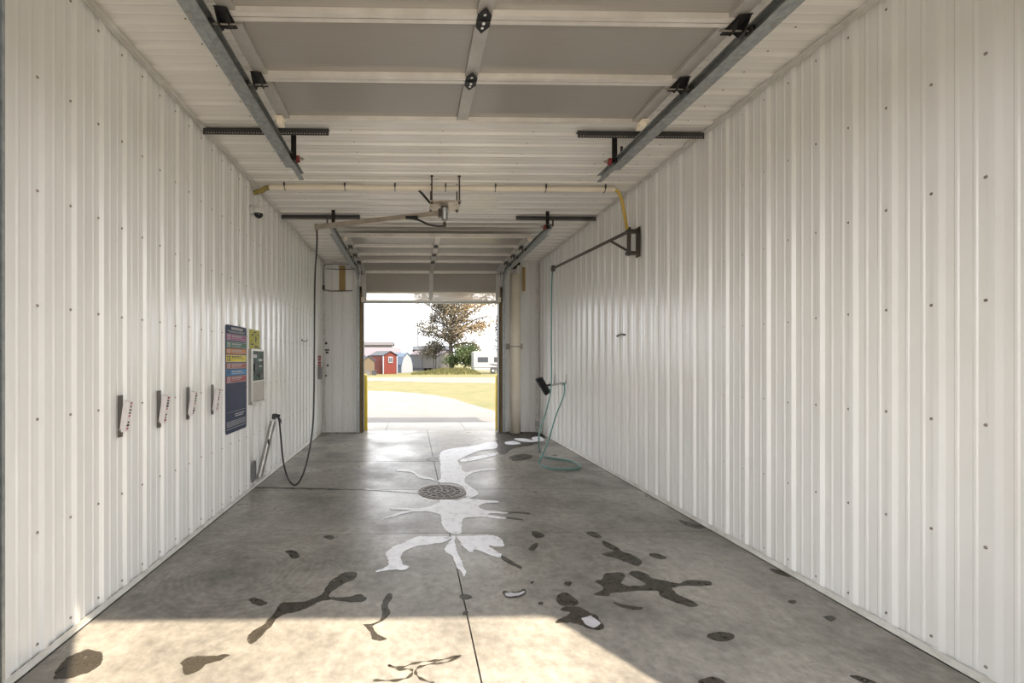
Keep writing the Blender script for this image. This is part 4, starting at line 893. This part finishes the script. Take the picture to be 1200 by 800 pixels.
for l, s in (([(960,130),(985,128),(1018,142),(1000,148),(968,138)], 'slim wet mark above the large branching blotch'), ([(812,131),(858,121),(900,130),(935,150),(930,168),(900,160),(860,145)], 'crumbled wet blot above the large branching blotch'),
             ([(765,65),(790,62),(812,78),(792,80)], 'wet mark just below the cross joint on the right'), ([(818,90),(845,100),(872,118),(850,119),(820,104)], 'wet trail between the joint and the crumbled blot'),
             ([(850,282),(890,290),(940,297),(925,305),(880,298)], 'thin wet streak below the large branching blotch'),
             ([(145,255),(160,260),(145,290),(150,315),(120,345),(100,355),(112,380),(142,396),(120,403),(95,395),(90,370),(70,350),(108,345),(125,320),(128,280)], 'brown wandering wet trail entering the sunlight near the middle'),
             ([(369,262),(392,257),(410,266),(380,271)], 'small wet oval left of the long joint'), ([(380,312),(392,308),(396,320),(384,322)], 'tiny wet dot on the sunlight edge by the long joint'),
             ([(700,218),(720,219),(716,230),(702,228)], 'tiny wet dot left of the branching blotch'), ([(590,218),(600,217),(598,224),(590,223)], 'tiny dark drop above the small foam spot'), ([(617,282),(632,282),(630,289),(618,288)], 'tiny dark drop right of the small foam spot')):
    blot('wet_patch', C(l), 0.0004, 0.0016, 'wet', s, 'wet patch', jit=0.005)
for l, s in (([(210,492),(240,482),(288,486),(294,500),(258,511),(222,503)], 'oval wet patch alone in the shade at lower right'), ([(182,632),(230,622),(272,645),(230,665),(188,655)], 'wet oval cut by the bottom edge of the picture'),
             ([(462,386),(478,381),(492,386),(480,394)], 'tiny wet spot near the foot of the right wall'), ([(658,618),(690,619),(740,640),(710,645)], 'slim wet mark at the bottom edge near the right wall'),
             ([(575,434),(600,431),(614,440),(595,446)], 'small brownish wet spot near the right wall'), ([(1000-595,284),(445,290),(470,310),(430,300)], 'wet mark along the foot of the right wall'), ([(120,130),(160,140),(205,152),(180,158),(140,146)], 'wet mark at the far foot of the right wall near the joint')):
    blot('wet_patch', D(l), 0.0004, 0.0016, 'wet', s, 'wet patch', jit=0.004)
# pinkish dried-soap outline in the sunlight
mb = MB()
for l in ([(100,525),(150,526),(200,520),(222,500),(215,490),(180,490),(150,478),(185,484),(225,472),(280,465),(330,458),(372,446),(330,468),(280,474),(240,486),(232,505),(250,520),(290,532)],):
    pts = smooth([tuple(at(*p, z=0.0015)) for p in C(l)], 8)
    pts = [p + noise.noise_vector(p * 25) * 0.006 for p in pts]
    pts = [Vector((p.x, p.y, 0.0018)) for p in pts]
    up = Vector((0, 0, 1)); L_ = []; R_ = []
    for i, p in enumerate(pts):
        d = (pts[min(i+1, len(pts)-1)] - pts[max(i-1, 0)]).normalized(); s_ = d.cross(up) * (0.006 + 0.004*math.sin(i*0.7)); L_.append(p + s_); R_.append(p - s_)
    n = len(pts); mb.add(L_ + R_, [(i, i+1, n+i+1, n+i) for i in range(n-1)], 0)
tag(obj('soap_stain', mb, ['wet']), 'thin branching soap stain in the sunlight at the bottom middle', 'stain')
# dirt along the cross joint on the left
blot('dirt_line', [(300,570.3),(330,570.8),(360,571.5),(400,572.8),(425,573.4),(400,573.8),(350,573.2),(320,572.5),(300,572)], 0.0004, 0.001, 'wet', 'dark dirt line along the joint under the black hose loop', 'stain', jit=0.012)

# ------------------------------------------------------------------ beyond the opening
def shed(name, corner_px, base_py, dist, w, l, ang, eave, ridge, mw, mg, mr, label, cat='shed', zbase=0.0, gambrel=False, trim=None, window=False, group=None):
    """nearest corner at a pixel column; gable face runs right by w, side wall runs left by l"""
    c = at(corner_px, base_py, y=dist); c.z = -0.03
    t = thing(name, tuple(c), label, cat, group)
    gx, gy = math.cos(ang), math.sin(ang); sx, sy = -math.sin(ang), math.cos(ang)
    P = lambda u, v, z: (c.x + gx*u + sx*v, c.y + gy*u + sy*v, -0.03 + z)
    if gambrel: prof = [(0, zbase), (w, zbase), (w, eave), (w*0.86, eave + (ridge-eave)*0.62), (w/2, ridge), (w*0.14, eave + (ridge-eave)*0.62), (0, eave)]
    else: prof = [(0, zbase), (w, zbase), (w, eave), (w/2, ridge), (0, eave)]
    ex = Vector((sx, sy, 0)) * l
    mb = MB(); mb.prism([P(u, 0.02, z) for u, z in prof], ex * (1 - 0.04/l), 0); 
    obj('walls', mb, [mw], t)
    if mg != mw:
        mb = MB(); mb.prism([P(u, -0.01, z) for u, z in prof], Vector((sx, sy, 0)) * 0.03, 0); obj('gable_wall', mb, [mg], t)
    top = prof[2:]; o = 0.12
    mb = MB()
    for (a, b) in zip(top[:-1], top[1:]):
        da = Vector((b[0]-a[0], b[1]-a[1])).normalized(); nn = Vector((-da.y, da.x)) * -1
        if nn.y < 0: nn = -nn
        aa, bb = Vector(a), Vector(b)
        if a == top[0]: aa = aa - da * o
        if b == top[-1]: bb = bb + da * o
        mb.prism([P(aa.x, -o, aa.y), P(bb.x, -o, bb.y), P(bb.x + nn.x*0.07, -o, bb.y + nn.y*0.07), P(aa.x + nn.x*0.07, -o, aa.y + nn.y*0.07)], Vector((sx, sy, 0)) * (l + 2*o), 0)
    obj('roof', mb, [mr], t)
    if trim:
        for u in (0.0, w):
            mb = MB(); mb.prism([P(u - 0.07, -0.05, zbase), P(u + 0.07, -0.05, zbase), P(u + 0.07, -0.05, eave), P(u - 0.07, -0.05, eave)], Vector((sx, sy, 0)) * 0.08, 0); obj('corner_trim', mb, [trim], t)
    if zbase > 0.1:
        for u in (0.25, w/2, w - 0.25):
            mb = MB(); mb.prism([P(u - 0.1, 0.05, 0), P(u + 0.1, 0.05, 0), P(u + 0.1, 0.05, zbase), P(u - 0.1, 0.05, zbase)], Vector((sx, sy, 0)) * (l - 0.1), 0); obj('skid', mb, ['dgrey'], t)
    if window:
        mb = MB(); u0, u1, z0, z1 = w*0.36, w*0.68, eave*0.60, eave*0.93
        mb.prism([P(u0, -0.05, z0), P(u1, -0.05, z0), P(u1, -0.05, z1), P(u0, -0.05, z1)], Vector((sx, sy, 0)) * 0.05, 0); wf = obj('window', mb, ['shedwhite'], t)
        mb = MB(); um = (u0+u1)/2
        for (a, b) in ((u0 + 0.11, um - 0.04), (um + 0.04, u1 - 0.11)): mb.prism([P(a, -0.07, z0 + 0.12), P(b, -0.07, z0 + 0.12), P(b, -0.07, z1 - 0.12), P(a, -0.07, z1 - 0.12)], Vector((sx, sy, 0)) * 0.02, 0)
        obj('pane', mb, ['glass'], wf)
    return t
a45 = math.radians(42)
shed('garden_shed', 449, 438, 52, 2.15, 2.6, a45, 2.25, 2.75, 'shedred', 'shedred', 'roofgrey', 'red garden shed with white trim and small white window across the grass', trim='shedwhite', window=True)
shed('garden_shed', 470.5, 435.5, 57, 1.9, 2.2, math.radians(40), 1.15, 2.65, 'shedblue', 'shedwhite', 'shedblue', 'barn-shaped shed with white gable and blue side, right of the red shed', gambrel=True)
shed('garden_shed', 425, 436.5, 50, 1.35, 2.4, math.radians(8), 1.65, 2.2, 'shedtan', 'shedtan', 'shedblue', 'small tan shed with a blue roof at the left edge of the opening')
shed('garden_shed', 495, 433, 68, 2.5, 3.0, a45, 2.55, 3.15, 'shedgrey', 'shedpale', 'roofpink', 'grey shed with pale pink roof left of the small tree', zbase=0.42, trim='dgrey')
shed('garden_shed', 516, 433, 72, 2.4, 3.0, math.radians(25), 2.5, 3.2, 'shedpale', 'shedpale', 'roofpink', 'pale beige shed half hidden behind the big tree', zbase=0.3)
def long_building(name, x0p, x1p, dist, ridge_py, eave_py, mw, mr, label, depth=9):
    a, b = at(x0p, ridge_py, y=dist), at(x1p, eave_py, y=dist); zr = at(x1p, ridge_py, y=dist + depth/2).z; ze = b.z
    t = thing(name, (b.x, dist, 0), label, 'building')
    mb = MB(); mb.box((a.x, dist + 0.3, -0.03), (b.x - 0.4, dist + depth - 0.3, ze)); mb.prism([(b.x - 0.5, dist + 0.3, ze), (b.x - 0.5, dist + depth - 0.3, ze), (b.x - 0.5, dist + depth/2, zr - 0.1)], (0.1, 0, 0)); obj('walls', mb, [mw], t)
    mb = MB(); mb.prism([(a.x, dist, ze), (a.x, dist + depth/2, zr), (a.x, dist + depth, ze), (a.x, dist + depth, ze - 0.12), (a.x, dist + depth/2, zr - 0.14), (a.x, dist, ze - 0.12)], (b.x - a.x, 0, 0)); obj('roof', mb, [mr], t)
    return t
long_building('storage_building', 300, 469, 84, 407, 416.5, 'shedpale', 'roofpink', 'long low storage building with pale pink roof behind the red shed')
long_building('storage_building', 300, 461, 112, 400, 404, 'shedpale', 'roofbrown', 'farthest long building with brown-grey roof at left')
t = long_building('barn', 483, 530, 100, 405, 409.5, 'dgrey', 'roofdark', 'dark-roofed barn behind the grey shed', depth=12)
c = at(489.7, 420, y=120); mb = MB(); mb.tube([(c.x, 120, -0.03), (c.x, 120, at(489.7, 379, y=120).z)], [0.24, 0.16], 8); tag(obj('antenna_mast', mb, ['pole']), 'thin tall mast standing beyond the dark-roofed barn', 'mast')
# low things at the foot of the tan shed
for px, w_, h_, m_, lab in ((431.5, 0.5, 0.55, 'shedpale', 'pale crate at the foot of the tan shed'), (438.5, 0.45, 0.5, 'dgrey', 'dark crate between the tan and red sheds')):
    c = at(px, 438, y=48.5); mb = MB(); mb.box((c.x - w_/2, 48.3, -0.03), (c.x + w_/2, 48.8, h_ - .03)); mb.box((c.x - w_/2 - .03, 48.27, h_ - .08), (c.x + w_/2 + .03, 48.83, h_ - .02)); tag(obj('crate', mb, [m_]), lab, 'crate')

# grassy mound
mb = MB(); a, b = at(482, 437, y=54).x, at(558, 437, y=54).x; nx, ny = 48, 12; vs = []
for j in range(ny + 1):
    for i in range(nx + 1):
        u, v = i/nx, j/ny; x = a + (b-a)*u; y = 50 + 9*v
        h = 0.52 * math.sin(PI*v)**0.7 * min(1, (u*2.0))**1.1 * min(1, (1-u)*6)**0.6 * (1 + 0.22*noise.noise(Vector((x*1.3, y*1.3, 0))))
        vs.append((x, y, -0.04 + h))
mb.add(vs, [(j*(nx+1)+i, j*(nx+1)+i+1, (j+1)*(nx+1)+i+1, (j+1)*(nx+1)+i) for j in range(ny) for i in range(nx)], 0, True)
struct(obj('mound', mb, ['tallgrass']))
mb = MB()
for k in range(2600):
    u = random.random(); v = random.random()*0.55; x = a + (b-a)*u; y = 50 + 9*v
    h = 0.52 * math.sin(PI*v)**0.7 * min(1, u*2.0)**1.1 * min(1, (1-u)*6)**0.6; s = random.uniform(0.12, 0.38)*(0.4 + 0.6*min(1, u*2)); q = random.uniform(0, PI); dx, dy = math.cos(q)*0.035, math.sin(q)*0.035; lx, ly = random.uniform(-.12, .12), random.uniform(-.12, .12)
    mb.add([(x-dx, y-dy, h-0.06), (x+dx, y+dy, h-0.06), (x+lx, y+ly, h+s)], [(0, 1, 2)], 0)
tag(obj('tall_grass', mb, ['tallgrass'], recalc=False), 'tall green and yellow grass on the mound under the tree', 'grass', kind='stuff')

# trees
def tree(name, x, y, trunk_h, r0, spread, height, leaves, mleaf, label, lsize=0.22, seed=1, lean=0, leaf2=None, cat='tree', fork=5, lsp=.42):
    rnd = random.Random(seed); t = thing(name, (x, y, 0), label, cat)
    tb = MB(); tips = []
    def br(p, d, L, r, lev):
        pts = [p]; n = 4; q = Vector(p)
        for i in range(n):
            d = (d + Vector((rnd.uniform(-.16, .16), rnd.uniform(-.16, .16), rnd.uniform(-.10, .10)))).normalized(); q = q + d * L/n; pts.append(q.copy())
            if lev >= 1: tips.append((q.copy(), lev))
        tb.tube(pts, [r*(1 - 0.5*i/n) for i in range(n+1)], 7 if lev < 2 else 5, 0, caps=False)
        if lev < 3:
            for k in range(fork if lev == 0 else 4):
                a = rnd.uniform(0, 2*PI) if lev else 2*PI*k/fork + rnd.uniform(-.4, .4); el = rnd.uniform(0.35, 0.95) if lev else (0.15 + 1.25*((k*0.618) % 1.0))
                side = Vector((math.cos(a), math.sin(a), 0)); nd_ = (d*math.cos(el) + side*math.sin(el)).normalized()
                src = pts[-1] if lev == 0 or k == 0 else pts[rnd.randint(2, n)]
                br(src, nd_, L * (spread if lev == 0 else rnd.uniform(0.55, 0.72)), r*0.58, lev + 1)
    br(Vector((x, y, -0.05)), Vector((lean, 0, 1)).normalized(), trunk_h, r0, 0)
    top = max(p.z for p, _ in tips); k = (height) / top if height else 1
    obj('trunk', tb, ['bark'], t)
    sets = [(mleaf, MB())] + ([(leaf2, MB())] if leaf2 else [])
    for i in range(leaves):
        p, lev = tips[rnd.randrange(len(tips))]
        if lev < 2 and rnd.random() < 0.5: continue
        g = Vector((rnd.gauss(0, lsp), rnd.gauss(0, lsp), rnd.gauss(0, lsp*.9))); c = p + g
        ax = Vector((rnd.uniform(-1, 1), rnd.uniform(-1, 1), rnd.uniform(-1, 1))).normalized(); o = ax.orthogonal().normalized() * lsize * rnd.uniform(.5, 1.1); q = ax.cross(o.normalized()) * lsize * rnd.uniform(.3, .7)
        s = sets[0][1] if len(sets) == 1 or (c.x > x + 0.3 + rnd.gauss(0, 1.4)) else sets[1][1]
        s.add([c - o, c - q + ax*0.03, c + o, c + q + ax*0.03], [(0, 1, 2), (0, 2, 3)], 0)
    for mm, s in sets:
        if s.v: obj('foliage', s, [mm], t, recalc=False)
    return t
tc = at(529, 430, y=62)
def oak(x, y):
    rnd = random.Random(21); t = thing('oak_tree', (x, y, 0), 'big tree with russet and grey leaves, its trunk forking above the mound', 'tree')
    tb = MB(); tips = []
    def limb(p, d, L, r, lev, droop):
        pts = [p.copy()]; q = p.copy(); n = 6
        for i in range(n):
            d = (d + Vector((rnd.uniform(-.2, .2), rnd.uniform(-.2, .2), rnd.uniform(-.14, .14) - droop*i/n))).normalized(); q = q + d*L/n; pts.append(q.copy())
            if lev: tips.append(q.copy())
            elif i > 1: tips.append(q.copy())
        tb.tube(pts, [r*(1 - 0.72*i/n) for i in range(n+1)], 8 if lev == 0 else 5, 0, caps=False)
        if lev < 2:
            for k in range(7 if lev == 0 else 3):
                src = pts[1 + k % n]; s_ = Vector((rnd.uniform(-1, 1), rnd.uniform(-1, 1), rnd.uniform(-.5, .7))).normalized()
                limb(src, (d*0.6 + s_).normalized(), L*rnd.uniform(.26, .46), r*0.36, lev + 1, droop)
    lead = [Vector((x, y, -0.05)), Vector((x + .05, y, 1.5)), Vector((x - .05, y, 3.0)), Vector((x - .1, y, 4.4)), Vector((x + .25, y, 6.4)), Vector((x - .1, y + .3, 8.6)), Vector((x + .4, y, 11)), Vector((x + .2, y, 13))]
    lp = smooth(lead, 4); tb.tube(lp, [0.46*(1 - 0.9*(i/(len(lp)-1))**0.8) for i in range(len(lp))], 10, 0, caps=False)
    N = 26
    for k in range(N):
        f_ = k / (N - 1); z = 3.5 + 8.5*f_; src = min(lp, key=lambda p: abs(p.z - z)); a = k*2.399 + 0.35; L = (4.9 + 2.9*math.sin(PI*min(1, f_*1.15)))*rnd.uniform(.75, 1.05)
        right = math.cos(a) > 0.2
        limb(src, Vector((math.cos(a), math.sin(a)*0.8, 0.55 + 0.5*f_ + rnd.uniform(-.1, .25))).normalized(), L*(1.06 if right else 0.92), 0.19*(1 - 0.5*f_), 0, 0.22 if right and f_ < .5 else 0.10)
    obj('trunk', tb, ['bark'], t)
    A_, B_ = MB(), MB()
    for i in range(23000):
        p = tips[rnd.randrange(len(tips))]; c = p + Vector((rnd.gauss(0, .38), rnd.gauss(0, .38), rnd.gauss(0, .34))); ls = 0.17
        ax = Vector((rnd.uniform(-1, 1), rnd.uniform(-1, 1), rnd.uniform(-1, 1))).normalized(); o = ax.orthogonal().normalized() * ls * rnd.uniform(.5, 1.1); q = ax.cross(o.normalized()) * ls * rnd.uniform(.3, .7)
        (A_ if c.x > x + 0.9 + rnd.gauss(0, 1.5) else B_).add([c - o, c - q + ax*0.03, c + o, c + q + ax*0.03], [(0, 1, 2), (0, 2, 3)], 0)
    obj('foliage', A_, ['leafo'], t, recalc=False); obj('foliage', B_, ['leafg'], t, recalc=False)
oak(tc.x, 62)
tc = at(510, 430, y=64)
tree('small_tree', tc.x, 64, 1.9, 0.13, 0.75, None, 2600, 'leafg', 'small dark-leaved tree in front of the pale beige shed', lsize=0.16, seed=5)
bc = at(545, 430, y=60)
tree('bush', bc.x, 61, 1.15, 0.10, 1.15, None, 9000, 'leafb', 'green bush between the big tree trunk and the camper', lsize=0.17, seed=9, cat='bush', fork=7)
# hazy conifer at the right edge
c = at(583, 420, y=130); t = thing('conifer', (c.x, 130, 0), 'pale bluish conifer in the haze at the right edge of the opening', 'tree')
mb = MB(); mb.tube([(c.x, 130, -0.03), (c.x, 130, 15.5)], [0.28, 0.03], 8); obj('trunk', mb, ['bark'], t)
mb = MB(); rnd = random.Random(3)
for k in range(2400):
    z = 1.2 + 14.3 * rnd.random()**1.1; r = (15.8 - z) * 0.26 * (0.75 + 0.25*math.sin(z*5)) * rnd.random()**0.4; a = rnd.uniform(0, 2*PI); p = Vector((c.x + r*math.cos(a), 130 + r*math.sin(a), z)); o = Vector((math.cos(a), math.sin(a), -0.5)) * 0.4; q = Vector((-math.sin(a), math.cos(a), 0)) * 0.16
    mb.add([p - q, p + q, p + o], [(0, 1, 2)], 0)
obj('foliage', mb, ['leafc'], t, recalc=False)

# camper trailer
RX0 = at(555.3, 430, y=54).x; RY = 54.0; RL, RW, RB, RTp = 6.8, 2.3, 0.42, 2.72
zt4 = at(560, 411.3, y=RY).z; RTp = zt4
t = thing('camper', (RX0 + RL/2, RY + RW/2, 0), 'white camper trailer parked on the grass at the right of the opening', 'camper')
mb = MB(); pf = [(RX0 + 0.05, RB), (RX0 + RL, RB), (RX0 + RL, RTp - 0.5), (RX0 + RL - 0.5, RTp), (RX0 + 0.18, RTp), (RX0, RTp - 0.14), (RX0, RB + 0.6)]
mb.prism([(x, RY, z) for x, z in pf], (0, RW, 0)); obj('body', mb, ['rvwhite'], t)
def rv(px0, px1, py0, py1, m, nm, th=0.03, par=None):
    a, b = at(px0, py0, y=RY), at(px1, py1, y=RY); mb = MB(); mb.box((a.x, RY - th, b.z), (b.x, RY - 0.001, a.z)); return obj(nm, mb, [m], par or t)
for (a_, b_) in ((559.8, 572), (579, 590)):
    wf = rv(a_, b_, 418.3, 424.2, 'dgrey', 'window'); m_ = (a_ + b_)/2
    x0, x1 = a_ + 0.5, b_ - 0.5; rv(x0, m_ - 0.3, 419.0, 423.5, 'roofgrey', 'pane', 0.04, wf); rv(m_ + 0.3, x1, 419.0, 423.5, 'roofgrey', 'pane', 0.04, wf)
rv(555.6, 600, 430.0, 430.5, 'shedgrey', 'stripe', 0.015)
sp = [at(px, py, y=RY) for px, py in ((572, 426.6), (578, 426.4), (586, 428), (592, 430), (584, 429), (577, 427.6))]
mb = MB(); mb.prism([(p.x, RY - 0.02, p.z) for p in sp], (0, 0.018, 0)); obj('swoosh_decal', mb, ['roofdark'], t)
a, b = at(573, 411.3, y=RY + 1), at(580.5, 408, y=RY + 1); mb = MB(); mb.prism([(a.x, RY + 0.8, RTp), (b.x, RY + 0.8, RTp), (b.x - 0.12, RY + 0.8, RTp + 0.28), (a.x + 0.08, RY + 0.8, RTp + 0.30)], (0, 0.7, 0)); obj('roof_vent', mb, ['rvwhite'], t)
wc = at(577.8, 435.3, y=RY)
for dx in (0.0, 0.78):
    mb = MB(); mb.lathe((wc.x + dx, RY - 0.01, 0.30), [(0, 0), (0.31, 0), (0.33, 0.03), (0.33, 0.18), (0.31, 0.21), (0, 0.21)], (0, 1, 0), 24); wh = obj('wheel', mb, ['tyre'], t)
    mb = MB(); mb.lathe((wc.x + dx, RY - 0.015, 0.30), [(0, 0), (0.17, 0), (0.19, 0.02)], (0, 1, 0), 20); obj('hub', mb, ['rvwhite'], wh)
mb = MB(); mb.prism([(wc.x - 0.42, RY - 0.012, RB + 0.0), (wc.x + 1.20, RY - 0.012, RB), (wc.x + 1.08, RY - 0.012, 0.74), (wc.x - 0.30, RY - 0.012, 0.74)], (0, 0.012, 0)); obj('wheel_arch', mb, ['dgrey'], t)
mb = MB(); mb.tube([(RX0 + 0.4, RY + 1.1, 0.42), (RX0 - 0.7, RY + 1.1, 0.40)], 0.05, 8); mb.tube([(RX0 - 0.6, RY + 1.1, 0.42), (RX0 - 0.6, RY + 1.1, -0.03)], 0.035, 8); obj('hitch', mb, ['pole'], t)
mb = MB(); mb.tube([(RX0 + RL - 0.5, RY + 1.1, 0.42), (RX0 + RL - 0.5, RY + 1.1, -0.03)], 0.05, 8); obj('rear_jack', mb, ['pole'], t)

for o in S.objects:
    if '_o' in o: del o['_o']
